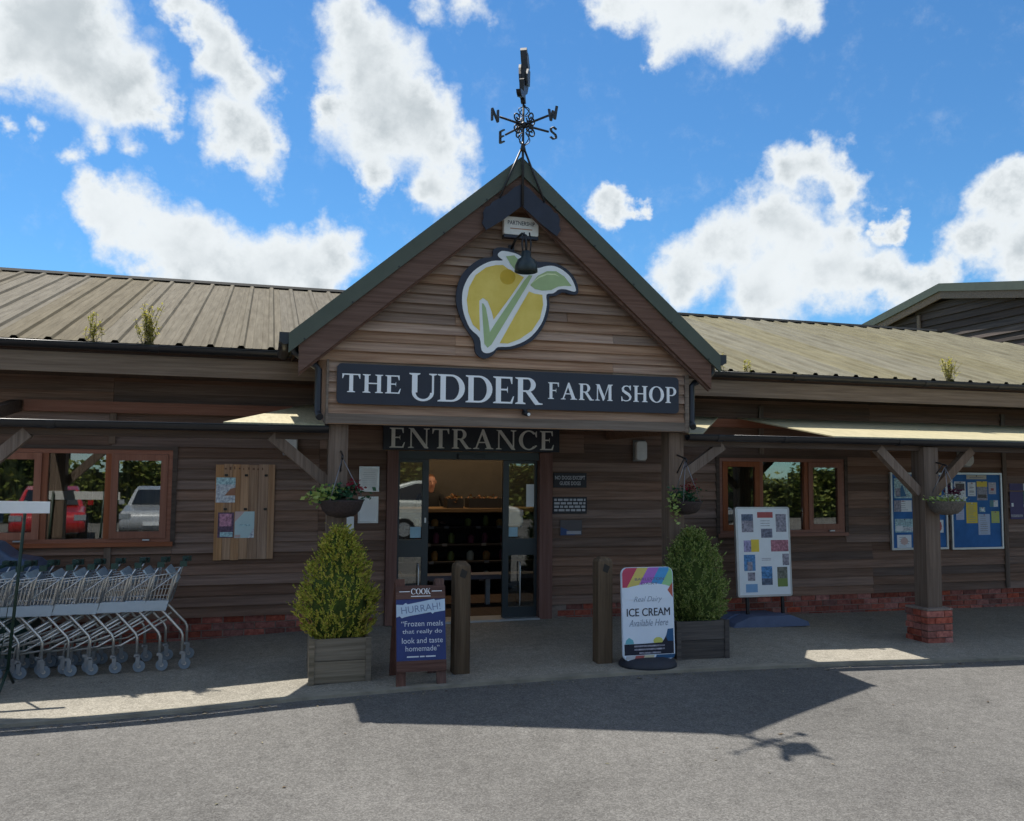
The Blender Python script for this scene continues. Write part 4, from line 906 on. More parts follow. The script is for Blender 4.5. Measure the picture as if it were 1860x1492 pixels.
pt = Pl(pl(wB/2, .637, 0), pl.U+pl.V*.10, pl.V-pl.U*.10); text(pt, 'HURRAH!', 0, 0, .34, .058, .0142, mat('grey_blue_print', (.16, .22, .36), .5), ck)
for s_, v_, w_ in (('\u201cFrozen meals', .51, .36), ('that really do', .44, .34), ('look and taste', .37, .35), ('homemade\u201d', .305, .29)): text(pl, s_, wB/2+.01, v_, w_, .045, .0128, M_ckw, ck)
for a, b in ((.09, .19), (.20, .24), (.25, .335)): plate('print_word', pl, rect(a, b, .232, .243), .0122, .0128, M_ckw, ck)
back = Pl(pl(0, 0, 0)+Vector((0, .42, 0)), (1, -.03, 0), (0, -.24, .90))
for u in (0, wB-.085): plate('back_leg', back, rect(u, u+.08, 0, HH*.95), -.03, 0, M_abv, ck)
plate('back_panel', back, rect(.0, wB, .15, .82), -.045, -.031, M_abw, ck)
ic = thing('pavement_sign', 'white rounded pavement sign with rainbow top advertising ice cream', 'sign', (3.49, 7.5, -.03))
O = Vector((3.235, 7.42, zg(3.5)+.02)); pl = Pl(O, (1, .0, 0), (0, .05, .88)); w, h = .525, .885
plate('panel', pl, rrect(0, w, .035, h, .06), -.03, 0, mat('pale_print_white', (.72, .80, .90), .4, var=.02), ic)
stripes = [('raspberry', (.52, .06, .12), 0, .16), ('banana', (.62, .52, .14), .16, .27), ('violet', (.42, .16, .56), .27, .385), ('azure', (.07, .33, .66), .385, .50), ('apple', (.30, .58, .28), .50, .62)]
for nm, c_, a, b in stripes:
    lo = .70; sh = .11
    P_ = [(a-sh, lo), (b-sh, lo), (b, h-.004), (a, h-.004)]
    # keep the diagonal stripe inside the rounded panel
    def inside(p): return (max(.008, min(w-.008, p[0])), p[1])
    k = 8; L_ = []; R_ = []
    for i in range(k+1):
        f_ = i/k; v_ = lo+(h-.004-lo)*f_; rr = .06; top = v_-(h-rr)
        ins = rr-math.sqrt(max(0, rr*rr-top*top)) if top > 0 else 0
        ua, ub = a-sh+sh*f_, b-sh+sh*f_
        lo_u, hi_u = .006+ins, w-.006-ins
        L_.append((max(lo_u, min(hi_u, ua)), v_)); R_.append((max(lo_u, min(hi_u, ub)), v_))
    if max(r_[0]-l_[0] for l_, r_ in zip(L_, R_)) > .02:
        mbs = MB()
        for i in range(k):
            if R_[i][0]-L_[i][0] > .001 or R_[i+1][0]-L_[i+1][0] > .001: mbs.prism([L_[i], R_[i], R_[i+1], L_[i+1]], pl, .0005, .0015)
        obj('stripe', mbs, col(nm+'_stripe', c_), ic)
plate('round_edge', pl, smooth([(.02, .60), (w/2, .58), (w-.02, .60), (w-.03, .70), (w*.62, .735), (w/2, .74), (w*.36, .725), (.04, .69)], 3), .0016, .002, mat('pale_print_white', (.72, .80, .90), .4), ic)
plate('red_blob', pl, [(w-.008, .60), (w-.008, .74), (w-.06, .67)], .0022, .0026, col('coral_stripe', (.50, .12, .08)), ic)
M_ink = col('ink_print', (.012, .015, .03)); M_soft = col('soft_grey_print', (.25, .31, .40))
text(pl, 'BARLESTON', w/2+.02, .775, .30, .026, .0022, col('stripe_ink', (.14, .12, .20)), ic); text(pl, 'DAIRY', w/2+.02, .735, .17, .024, .0026, col('stripe_ink', (.14, .12, .20)), ic)
text(pl, 'Real Dairy', w/2, .585, .29, .062, .0026, M_soft, ic, shear=.35)
text(pl, 'ICE CREAM', w/2, .472, .44, .072, .0026, M_ink, ic)
text(pl, 'ICE CREAM', w/2+.0022, .4722, .44, .072, .0029, M_ink, ic)
text(pl, 'Available Here', w/2, .375, .40, .062, .0026, M_soft, ic, shear=.35)
plate('dark_foot', pl, [(.012, .085), (w-.012, .085), (w-.012, .24), (w-.06, .30), (w-.10, .23), (w-.13, .19), (.2, .185), (.012, .185)], .0005, .0015, M_ink, ic)
plate('blue_patch', pl, [(w-.012, .2), (w-.012, .315), (w-.07, .31), (w-.09, .24), (w-.07, .2)], .0017, .0022, col('petrol_stripe', (.02, .10, .24)), ic)
plate('teal_patch', pl, [(.02, .187), (.11, .187), (.10, .22), (.06, .245), (.03, .22)], .0005, .0015, col('teal_stripe', (.15, .45, .52)), ic)
plate('lemon_patch', pl, ell(.355, .205, .05, .035, 10), .0003, .001, col('lemon_stripe', (.60, .60, .14)), ic)
for v_, a, b in ((.165, .11, .42), (.135, .11, .42), (.102, .16, .38)): plate('print_line', pl, rect(a, b, v_-.009, v_+.006), .0017, .002, M_gryp, ic)
for nm, c_, a, b in (('grey_foot', (.5, .52, .55), .015, .11), ('red_foot', (.40, .10, .09), .11, .20), ('cream_foot', (.60, .56, .38), .20, .30), ('petrol_foot', (.02, .09, .2), .32, w-.015)): plate('foot_stripe', pl, [(a, .045), (b, .045), (b+.015, .08), (a+.015, .08)], .0005, .0015, col(nm, c_), ic)
obj('base', MB().lathe([(1, 0), (1.0, .02), (.93, .05), (.55, .075), (.05, .08)], (3.50, 7.47, zg(3.5)), 32, .275, .25), mat('charcoal_rubber', (.025, .028, .038), .6), ic)
# ------------------------------------------------------------------ poster stand
stn = thing('poster_stand', 'white framed poster stand on a blue-grey base below the right window', 'sign', (5.95, 9.4, -.05))
zs = zg(5.95); pl = Pl((5.59, 9.36, zs+.34), (1, -.02, 0), (-.006, .04, 1.09)); w, h = .755, 1.10
bevel(plate('frame', pl, rrect(0, w, 0, h, .03, 4), -.045, 0, M_alu, stn), .006)
plate('sheet', pl, rect(.028, w-.028, .028, h-.028), .0005, .002, mat('poster_white', (.78, .84, .88), .5, var=.03), stn)
pics = [(.08, .24, .79, 1.01, M_gryp), (.08, .24, .93, 1.01, col('slate_print', (.08, .12, .20))), (.30, .515, .965, 1.035, M_redp), (.555, .70, .79, 1.01, M_gryp), (.555, .70, .93, 1.01, col('rose_print', (.30, .14, .18))), (.345, .50, .72, .83, col('slate2_print', (.13, .15, .22))), (.10, .21, .55, .69, col('violet_photo', (.24, .23, .42))), (.20, .31, .55, .70, M_yelp), (.475, .72, .55, .69, col('crimson_photo', (.36, .13, .18))), (.095, .25, .32, .515, col('cobalt_print', (.03, .20, .46))), (.14, .21, .325, .43, M_gryp), (.63, .72, .38, .52, M_gryp), (.33, .48, .145, .37, col('cobalt_print', (.03, .20, .46))), (.33, .48, .145, .225, col('slate_print', (.08, .12, .20))), (.55, .69, .12, .36, col('field_print', (.14, .15, .12))), (.55, .69, .12, .22, col('grass_print', (.18, .26, .07))), (.14, .24, .20, .30, M_gryp), (.11, .27, .06, .16, col('pale_cobalt', (.20, .38, .62)))]
for i, (a, b, c_, d_, m_) in enumerate(pics): plate('picture', pl, rect(a, b, c_, d_), .0022, .003+.0003*(i % 4), m_, stn)
for v_ in (.93, .90, .87, .47, .45): plate('print_line', pl, rect(.34, .47, v_-.006, v_), .0022, .0028, M_gryp, stn)
for u_ in (.12, w-.15): plate('leg', pl, rect(u_, u_+.035, -.22, .01), -.04, -.01, M_blackpaint, stn)
M_base = mat('blue_grey_plastic', (.11, .145, .24), .45, var=.1)
obj('base', MB().prism([(5.42, zs+.0), (6.48, zs+.0), (6.46, zs+.05), (6.22, zs+.135), (5.66, zs+.135), (5.46, zs+.06)], pf, 9.20, 9.42), M_base, stn)
obj('base', MB().prism([(5.40, zs+.002), (6.40, zs+.002), (6.36, zs+.06), (6.15, zs+.13), (5.60, zs+.13), (5.42, zs+.05)], pf, 9.45, 9.66), M_base, stn)
# ------------------------------------------------------------------ hanging baskets
M_wick = mat('dark_wicker', (.045, .032, .030), .85, var=.4, vs=60, bump=.8, bs=90); M_wick2 = mat('grey_wicker', (.13, .115, .10), .85, var=.4, vs=60, bump=.8, bs=90)
L_lime = leafmat('lime_leaf', [(.20, .30, .06), (.45, .52, .18)]); L_grn = leafmat('basket_leaf', [(.02, .07, .03), (.05, .14, .07)]); L_red = leafmat('red_flower', [(.16, .01, .02), (.30, .02, .04)]); L_wht = leafmat('white_flower', [(.45, .48, .35), (.65, .66, .55)]); L_plum = leafmat('plum_flower', [(.08, .02, .04), (.15, .03, .06)])
def tuft(c, rx, ry, rz, n, L, seed):
    rng = random.Random(seed); mb = MB()
    for i in range(n):
        p = Vector(c)+Vector((rng.gauss(0, .45)*rx, rng.gauss(0, .45)*ry, rng.gauss(0, .45)*rz))
        a = rng.uniform(0, 6.28); d = Vector((math.cos(a), math.sin(a), rng.uniform(-.3, .9))).normalized(); s_ = d.cross(Vector((rng.gauss(0, 1), rng.gauss(0, 1), 1))).normalized(); l = L*rng.uniform(.6, 1.3)
        mb.add([p, p+d*l*.5+s_*l*.32, p+d*l, p+d*l*.5-s_*l*.32], [(0, 1, 2, 3)])
    return mb
def basket(x, y, z, r, label, wick, plants, hook):
    t = thing('hanging_basket', label, 'basket', (x, y, z-r*.75), 'hanging baskets on the canopy posts')
    obj('bowl', MB().lathe([(r*.25, -r*.72), (r*.62, -r*.62), (r*.86, -r*.38), (r, 0), (r*1.03, .015), (r*.97, .018), (r*.9, -.03)], (x, y, z), 22, jit=.012), wick, t)
    obj('soil', MB().lathe([(r*.92, -.03), (r*.7, .012), (.01, .03)], (x, y, z), 16), M_soil, t)
    hp = Vector((x, y, z+hook))
    for k in range(3):
        a = R(90+120*k+25); obj('chain', MB().tube([(x+r*math.cos(a), y+r*math.sin(a), z+.012), hp], .004, 5), mat('chain_steel', (.25, .25, .27), .4, metal=.5), t)
    obj('bracket', MB().tube([(x, y+.2, z+hook-.17), (x, y+.2, z+hook+.05), (x, y+.19, z+hook+.065), (x, y-.01, z+hook+.02), (x, y-.03, z+hook+.01), (x, y-.02, z+hook-.015)], .009, 6).tube([(x, y+.2, z+hook-.14), (x, y+.03, z+hook+.02)], .007, 6), M_blackpaint, t)
    for i, (dx, dy, dz, rx, ry, rz, n, L, lm, nm) in enumerate(plants): obj(nm, tuft((x+dx, y+dy, z+dz), rx, ry, rz, n, L, i*7+int(x*10)), lm, t)['kind'] = 'stuff'
basket(.69, 7.97, 1.49, .20, 'dark hanging basket with red flowers on the left porch post', M_wick, [(0, 0, .07, .22, .18, .08, 260, .05, L_grn, 'leaves'), (-.19, -.06, .05, .16, .12, .08, 130, .06, L_lime, 'trailing_leaves'), (-.05, -.03, .11, .1, .1, .05, 40, .045, L_lime, 'trailing_leaves'), (.11, 0, .14, .09, .1, .06, 80, .035, L_red, 'flowers')], .40)
basket(4.165, 7.97, 1.475, .165, 'dark hanging basket with trailing lime leaves on the right porch post', M_wick, [(0, 0, .07, .18, .15, .08, 200, .045, L_grn, 'leaves'), (-.15, -.06, -.02, .06, .08, .14, 90, .045, L_lime, 'trailing_leaves'), (.03, 0, .16, .10, .1, .06, 80, .03, L_red, 'flowers')], .43)
basket(7.42, 7.97, 1.475, .195, 'grey wicker hanging basket with white flowers on the brick-based post', M_wick2, [(-.06, -.05, .03, .24, .14, .03, 130, .045, L_lime, 'trailing_leaves'), (.02, -.05, .06, .16, .12, .03, 90, .03, L_wht, 'flowers'), (.12, 0, .11, .09, .1, .06, 100, .035, L_plum, 'flowers')], .40)
# ------------------------------------------------------------------ shopping trolleys, nested
M_zinc = mat('zinc_wire', (.60, .62, .64), .3, metal=.85, var=.1); M_grey = mat('grey_tube', (.60, .59, .56), .32, metal=.75, var=.15); M_fork = mat('castor_fork_zinc', (.30, .32, .34), .4, metal=.5); M_cast = mat('castor_grey_blue', (.20, .24, .28), .5, var=.1); M_grip = mat('green_grip', (.02, .055, .045), .45); M_seat = mat('pale_blue_flap', (.46, .58, .66), .45)
tr = thing('shopping_trolley', 'shopping trolley at the open end of the nested row', 'trolley', (0, 0, 0), 'nested shopping trolleys')
WT, WB_ = .27, .235                # half widths at the rim and at the floor
def bp(sx, top, y): # side panel corner: 0 rear .. 1 front
    zt = .90-.11*sx; zb = .585+.045*sx; xt = -.07-.80*sx; xb = -.16-.66*sx
    return Vector((xb+(xt-xb)*top, y*(WB_+(WT-WB_)*top)*(1-.22*sx), zb+(zt-zb)*top))
for s in (-1, 1):
    mb = MB()
    for k in range(25): mb.tube([bp(k/24, 0, s), bp(k/24, 1, s)], .0028, 4, False)
    for tp in (0, .33, .66): mb.tube([bp(0, tp, s), bp(1, tp, s)], .0034, 4, False)
    obj('basket_side', mb, M_zinc, tr)
    obj('rim', MB().tube([bp(0, 1, s), bp(1, 1, s)], .0065, 6), M_zinc, tr)
    # folded wire brace lines running to the rear rim
    obj('strut', MB().tube([bp(.0, 1, s)+Vector((0, s*.008, 0)), bp(.45, .0, s)+Vector((0, s*.008, 0))], .005, 5), M_zinc, tr)
    obj('rear_leg', MB().tube([(-.50, s*.215, .545), (-.26, s*.215, .565), (-.21, s*.215, .555), (-.03, s*.235, .355), (-.012, s*.235, .315), (-.012, s*.235, .155)], .0130, 8), M_grey, tr)
    obj('chassis_tube', MB().tube([(-.28, s*.20, .54), (-.62, s*.185, .335), (-.82, s*.175, .27), (-.84, s*.172, .145)], .012, 7), M_grey, tr)
    obj('chassis_tube', MB().tube([(-.16, s*.21, .46), (-.55, s*.19, .235), (-.80, s*.17, .20)], .010, 7), M_grey, tr)
    obj('handle_arm', MB().tube([bp(0, 0, s), (-.08, s*.262, .89), (-.025, s*.262, .985)], .0085, 7), M_zinc, tr)
    obj('handle_bracket', MB().box(-.055, .005, s*.262-.02, s*.262+.02, .955, 1.005), M_grip, tr)
    for (wx, wy) in ((.012, s*.235), (-.825, s*.172)):
        wh = obj('castor', MB().disc_y((wx, wy, .053), .053, .024, 20), M_cast, tr)
        obj('castor_hub', MB().disc_y((wx, wy, .053), .018, .032, 10), M_grey, wh)
        obj('castor_fork', MB().box(wx-.028, wx+.006, wy-.022, wy-.0145, .05, .15).box(wx-.028, wx+.006, wy+.0145, wy+.022, .05, .15).box(wx-.045, wx-.002, wy-.022, wy+.022, .14, .165), M_fork, wh)
mb = MB()
for k in range(13):
    y = -1+2*k/12; mb.tube([bp(0, 0, y), bp(1, 0, y), bp(1, 1, y)], .0026, 4, False)
for k in range(8): mb.tube([bp(k/7, 0, -1), bp(k/7, 0, 1)], .003, 4, False)
mb.tube([bp(1, 1, -1), bp(1, 1, 1)], .0065, 6)
obj('basket_floor', mb, M_zinc, tr)
mb = MB()
for k in range(15):
    y = -1+2*k/14; mb.tube([bp(0, .02, y)+Vector((-.012, 0, 0)), bp(0, .98, y)+Vector((-.03, 0, 0))], .0026, 4, False)
obj('rear_gate', mb, M_zinc, tr)
obj('side_band', MB().hexa([(-.52, -.244, .552), (-.17, -.244, .545), (-.17, -.240, .545), (-.52, -.240, .552), (-.52, -.244, .645), (-.145, -.250, .640), (-.145, -.246, .640), (-.52, -.240, .645)]), mat('grey_blue_bumper', (.40, .47, .53), .45, var=.08), tr)
obj('child_seat_flap', MB().hexa([(-.10, -.22, .80), (-.10, .22, .80), (-.085, .22, .80), (-.085, -.22, .80), (-.19, -.22, .925), (-.19, .22, .925), (-.175, .22, .93), (-.175, -.22, .93)]), M_seat, tr)
obj('handle', MB().tube([(-.025, -.25, .985), (-.025, .25, .985)], .0155, 10), M_grip, tr)
obj('coin_lock', MB().box(-.062, -.005, .05, .13, .97, 1.02), M_grip, tr)
names = ['', 'second', 'third', 'fourth', 'fifth', 'sixth', 'seventh', 'eighth', 'ninth']
for i in range(9):
    x = -.675-.197*i+(random.uniform(-.012, .012) if i else 0); p = (x, 8.955+random.uniform(-.006, .006), zg(x)+.002)
    if i == 0: tr.location = p; tr.rotation_euler = (0, 0, 0)
    else: dup(tr, p, random.uniform(-.02, .02), names[i]+' shopping trolley from the open right end of the nested row')
# sign on a green stand in front of the trolleys, and a hood behind them
sp_ = thing('trolley_bay_sign', 'white board on a thin green post in front of the trolleys at the left edge', 'sign', (-2.0, 8.3, -.1))
obj('board', MB().hexa([(-2.62, 8.30, 1.385), (-1.772, 8.28, 1.382), (-1.772, 8.288, 1.382), (-2.62, 8.308, 1.385), (-2.62, 8.30, 1.495), (-1.772, 8.28, 1.482), (-1.772, 8.288, 1.482), (-2.62, 8.308, 1.495)]), M_white, sp_)
M_gpost = mat('dark_green_post', (.012, .035, .025), .45)
obj('post', MB().tube([(-1.965, 8.315, 1.49), (-2.0, 8.31, .8), (-2.04, 8.30, .05)], .013, 8), M_gpost, sp_)
obj('post', MB().tube([(-2.56, 8.325, 1.49), (-2.62, 8.30, .05)], .013, 8), M_gpost, sp_)
obj('foot', MB().tube([(-2.04, 8.05, -.09), (-2.04, 8.30, .06), (-2.04, 8.5, -.09)], .012, 8), M_gpost, sp_)
mb = MB()
for k in range(9): mb.tube([(-2.05-.06*k, 8.295, .06), (-2.0-.06*k, 8.30, .60)], .003, 4)
for k in range(7): mb.tube([(-2.04+.005*k, 8.295, .08+.085*k), (-2.6, 8.295, .08+.085*k)], .003, 4)
obj('mesh_panel', mb, M_gpost, sp_)
hd = thing('plastic_hood', 'blue-grey moulded plastic hood behind the trolleys at the left edge', 'hood', (-2.5, 9.75, .6))
mb = MB(); pr_ = [(0, .62), (.0, 1.0), (.10, 1.055), (.2, 1.03), (.36, .90), (.55, .86), (.63, .80), (.66, .62)]
mb.prism([(-2.72+a, b) for a, b in pr_], pf, 9.50, 9.95)
bevel(obj('shell', mb, mat('hood_plastic', (.07, .11, .19), .4, var=.15), hd), .04, 4)
obj('stand', MB().box(-2.65, -2.15, 9.55, 9.9, -.11, .62), M_grip, hd)
# ------------------------------------------------------------------ weeds rooted in the gutters
L_weed = leafmat('weed_leaf', [(.30, .30, .05), (.48, .45, .09), (.58, .50, .18)], trans=.4)
def weed(x, y, z, h, w, n, label, seed):
    rng = random.Random(seed); t = thing('gutter_weed', label, 'weed', (x, y, z), 'weeds growing in the gutters'); ms = MB(); ml = MB()
    for i in range(n):
        a = rng.uniform(0, 6.28); l = h*rng.uniform(.5, 1); tip = Vector((x+w*rng.gauss(0, .5), y+rng.gauss(0, .04), z+l)); b = Vector((x+rng.gauss(0, .03), y, z))
        mid = (b+tip)/2+Vector((rng.gauss(0, .02), 0, .02)); ms.tube([b, mid, tip], .0022, 4, False)
        for k in range(16):
            f = rng.uniform(.25, 1); p = b.lerp(mid, f*2) if f < .5 else mid.lerp(tip, f*2-1)
            d = Vector((rng.gauss(0, 1), rng.gauss(0, 1), rng.gauss(.3, .6))).normalized(); s_ = d.cross(Vector((0, .3, 1))).normalized(); q = rng.uniform(.018, .042)
            ml.add([p, p+d*q*.5+s_*q*.25, p+d*q, p+d*q*.5-s_*q*.25], [(0, 1, 2, 3)])
    obj('stems', ms, mat('weed_stem', (.12, .10, .03), .8), t); obj('leaves', ml, L_weed, t)
weed(-1.68, 9.33, 3.0, .36, .09, 14, 'sparse weed in the main gutter, further from the porch than its larger neighbour', 1)
weed(-1.165, 9.33, 3.0, .46, .13, 38, 'largest weed clump in the main gutter left of the porch', 2)
weed(5.37, 9.33, 3.0, .30, .08, 9, 'weed in the main gutter right beside the porch eave', 3)
weed(5.72, 9.33, 3.0, .20, .08, 6, 'low thin weed in the main gutter just right of the porch', 4)
weed(8.8, 9.33, 3.0, .36, .15, 30, 'bushy weed in the main gutter at the right end of the roof', 5)

# ------------------------------------------------------------------ leaf litter and grit that has gathered along the kerb
rng = random.Random(21); mb = MB()
for i in range(420):
    x = rng.uniform(-3, 11); y = KY-.03-abs(rng.gauss(0, .07)) if rng.random() < .7 else rng.uniform(4.5, 9.8)
    z = (zr(x, y) if y < KY else zg(x)+.006)+.004; a = rng.uniform(0, 6.28); l = rng.uniform(.006, .022); c_, s_ = math.cos(a), math.sin(a); w_ = l*rng.uniform(.3, .7)
    mb.add([(x-c_*l, y-s_*l, z), (x+s_*w_, y-c_*w_, z+.004), (x+c_*l, y+s_*l, z+.002), (x-s_*w_, y+c_*w_, z+.005)], [(0, 1, 2, 3)])
lt = struct('leaf_litter', mb, leafmat('litter', [(.05, .035, .02), (.16, .11, .06), (.30, .26, .17), (.10, .10, .05)], trans=.1), 'stuff'); tag(lt, 'scattered dry leaves and grit along the kerb', 'litter')
# ------------------------------------------------------------------ shop fittings seen through the open door
M_shelf = wood('shelf_timber', (.13, .085, .05), (.24, .165, .10), 0, .1)
sh = thing('display_shelves', 'dark stepped display shelves with price tags inside the doorway', 'shelves', (2.9, 12.7, 0))
obj('counter_top', MB().box(1.5, 4.3, 12.35, 13.1, 1.19, 1.245), M_shelf, sh)
obj('back_board', MB().box(1.5, 4.3, 13.0, 13.05, 0, 1.19), M_intd, sh)
for k in range(4): obj('shelf', MB().box(1.5, 4.3, 12.45-.09*(3-k)*.6, 12.95, .20+.25*k, .225+.25*k), M_intd, sh)
for k in range(4):
    for j in range(9):
        x = 1.75+.27*j+random.uniform(-.06, .06)
        if random.random() < .6: obj('price_tag', MB().box(x, x+.07, 12.43-.09*(3-k)*.6, 12.44-.09*(3-k)*.6, .195+.25*k, .235+.25*k), M_paper if random.random() < .15 else mat('dim_tag', (.16, .16, .17), .6), sh)
prods = [col('plum_jar', (.25, .06, .10)), col('olive_jar', (.20, .22, .06)), col('amber_jar', (.45, .22, .06)), col('cream_jar', (.60, .55, .42)), col('dark_jar', (.08, .08, .09))]
k_ = 0
for row_ in range(4):
    for j in range(10):
        x = 1.68+.26*j+random.uniform(-.03, .03); y = 12.62-.054*(3-row_); z_ = .226+.25*row_; hh = random.uniform(.09, .16); r_ = random.uniform(.04, .06)
        if random.random() < .12: continue
        o = obj('jar', MB().lathe([(r_*.9, 0), (r_, .01), (r_, hh*.75), (r_*.6, hh*.9), (r_*.6, hh)], (x, y, z_), 9), random.choice(prods), sh)
crates = [(2.95, 3.50, 'long dark crate on the counter top inside the doorway'), (2.62, 2.86, 'small dark crate at the middle of the counter top inside')]
for (a, b, lb) in crates:
    t = thing('counter_crate', lb, 'crate', ((a+b)/2, 12.6, 1.246)); m_ = mat('crate_black', (.02, .02, .022), .6)
    obj('bottom', MB().box(a, b, 12.45, 12.75, 1.246, 1.26), m_, t)
    for p, q, r_, s_ in ((a, b, 12.45, 12.465), (a, b, 12.735, 12.75), (a, a+.015, 12.466, 12.734), (b-.015, b, 12.466, 12.734)): obj('side', MB().box(p, q, r_, s_, 1.26, 1.39), m_, t)
    obj('produce', tuft(((a+b)/2, 12.6, 1.37), (b-a)*.5, .14, .06, 150, .05, int(a*10)), leafmat('produce_'+str(int(a*10)), [(.10, .05, .03), (.30, .14, .06), (.10, .12, .04)]), t)
bn_ = thing('display_bench', 'low pale bench across the doorway inside the shop', 'bench', (2.5, 11.5, 0))
obj('top', MB().box(1.6, 4.0, 11.3, 11.6, .34, .40), mat('bench_grey', (.16, .15, .18), .6), bn_)
for x in (1.75, 2.22, 2.93, 3.7): obj('leg', MB().box(x, x+.06, 11.34, 11.4, 0, .34), mat('bench_leg_white', (.34, .36, .38), .6), bn_)
lm = thing('strip_lamp', 'warm strip lamp under the ceiling inside the doorway', 'lamp', (2.9, 13.3, 2.2))
obj('housing', MB().box(1.4, 4.4, 13.24, 13.36, 2.16, 2.22), M_intd, lm)
obj('tube', MB().tube([(1.5, 13.3, 2.145), (4.3, 13.3, 2.145)], .014, 8), mat('warm_tube', (.8, .6, .3), .5, emit=(1, .62, .25), es=6.), lm)
ld = bpy.data.lights.new('shelf_fill_light', 'AREA'); ld.shape = 'RECTANGLE'; ld.size = 2.8; ld.size_y = .1; ld.energy = 11; ld.color = (1, .74, .46)  # unseen warm area light added in front of the strip lamp to brighten the shelves
lo_ = bpy.data.objects.new('shelf_fill_light', ld); C.objects.link(lo_); lo_.location = (0, -1.1, .16); lo_.parent = lm; lo_.rotation_euler = (R(18), 0, 0)
# person serving behind the counter: one continuous skinned figure
per = thing('person', 'person in a black top standing behind the counter inside', 'person', (2.52, 13.25, 0))
def skin(name, pts, edges, rad, m, parent, sub=2):
    me = bpy.data.meshes.new(name); b = BASE[parent.name]; me.from_pydata([Vector(p)-b for p in pts], edges, []); me.materials.append(m)
    o = bpy.data.objects.new(name, me); C.objects.link(o); o.parent = parent; BASE[o.name] = b
    sm = o.modifiers.new('skin', 'SKIN'); sm.use_smooth_shade = True
    for i, r_ in enumerate(rad): me.skin_vertices[0].data[i].radius = r_ if isinstance(r_, tuple) else (r_, r_)
    me.skin_vertices[0].data[0].use_root = True
    s2 = o.modifiers.new('sub', 'SUBSURF'); s2.levels = sub; s2.render_levels = sub; return o
px0, py0 = 2.52, 13.28
bodyp = [(px0, py0, .92), (px0, py0, 1.12), (px0, py0-.01, 1.32), (px0, py0-.02, 1.42), (px0-.17, py0-.01, 1.40), (px0-.23, py0-.02, 1.14), (px0-.12, py0-.22, 1.02), (px0+.17, py0-.01, 1.40), (px0+.25, py0-.04, 1.15), (px0+.16, py0-.24, 1.03), (px0-.09, py0, .88), (px0-.1, py0, .48), (px0-.1, py0+.02, .08), (px0-.1, py0-.1, .04), (px0+.09, py0, .88), (px0+.1, py0, .48), (px0+.1, py0+.02, .08), (px0+.1, py0-.1, .04)]
skin('body', bodyp, [(0, 1), (1, 2), (2, 3), (3, 4), (4, 5), (5, 6), (3, 7), (7, 8), (8, 9), (0, 10), (10, 11), (11, 12), (12, 13), (0, 14), (14, 15), (15, 16), (16, 17)], [(.15, .10), (.145, .10), (.16, .105), (.10, .08), .06, .048, .035, .06, .048, .035, .085, .06, .045, .04, .085, .06, .045, .04], mat('black_cloth', (.012, .012, .014), .85), per)
M_skin = mat('skin_tone', (.38, .20, .15), .6)
hdp = [(px0, py0-.02, 1.44), (px0, py0-.035, 1.52), (px0, py0-.05, 1.58), (px0, py0-.045, 1.66), (px0, py0-.03, 1.71)]
skin('head', hdp, [(0, 1), (1, 2), (2, 3), (3, 4)], [.05, .052, (.07, .082), (.076, .092), (.05, .06)], M_skin, per)
obj('nose', MB().hexa([(px0-.014, py0-.155, 1.585), (px0+.014, py0-.155, 1.585), (px0+.014, py0-.12, 1.585), (px0-.014, py0-.12, 1.585), (px0-.006, py0-.135, 1.63), (px0+.006, py0-.135, 1.63), (px0+.006, py0-.12, 1.63), (px0-.006, py0-.12, 1.63)]), M_skin, per)
for s in (-1, 1):
    obj('eye', MB().lathe([(.002, -.008), (.010, 0), (.002, .008)], (px0+s*.03, py0-.122, 1.635), 8), M_ink, per)
    obj('ear', MB().lathe([(.004, -.03), (.013, 0), (.004, .03)], (px0+s*.078, py0-.03, 1.62), 8), M_skin, per)
    hx = px0-.10 if s < 0 else px0+.14
    skin('hand', [(hx, py0-.25, 1.015), (hx+.005, py0-.30, 1.005), (hx+.03, py0-.36, 1.0), (hx+.01, py0-.37, 1.0), (hx-.01, py0-.365, 1.0), (hx-.03, py0-.35, 1.0), (hx-s*.045, py0-.30, 1.01)], [(0, 1), (1, 2), (1, 3), (1, 4), (1, 5), (1, 6)], [.024, .03, .009, .009, .009, .009, .010], M_skin, per, 1)
obj('mouth', MB().box(px0-.022, px0+.022, py0-.128, py0-.122, 1.555, 1.562), mat('lip', (.25, .08, .07), .6), per)
skin('hair', [(px0, py0+.01, 1.60), (px0, py0+.005, 1.68), (px0, py0-.03, 1.735)], [(0, 1), (1, 2)], [(.078, .07), (.082, .085), (.06, .07)], mat('brown_hair', (.10, .045, .025), .7), per)
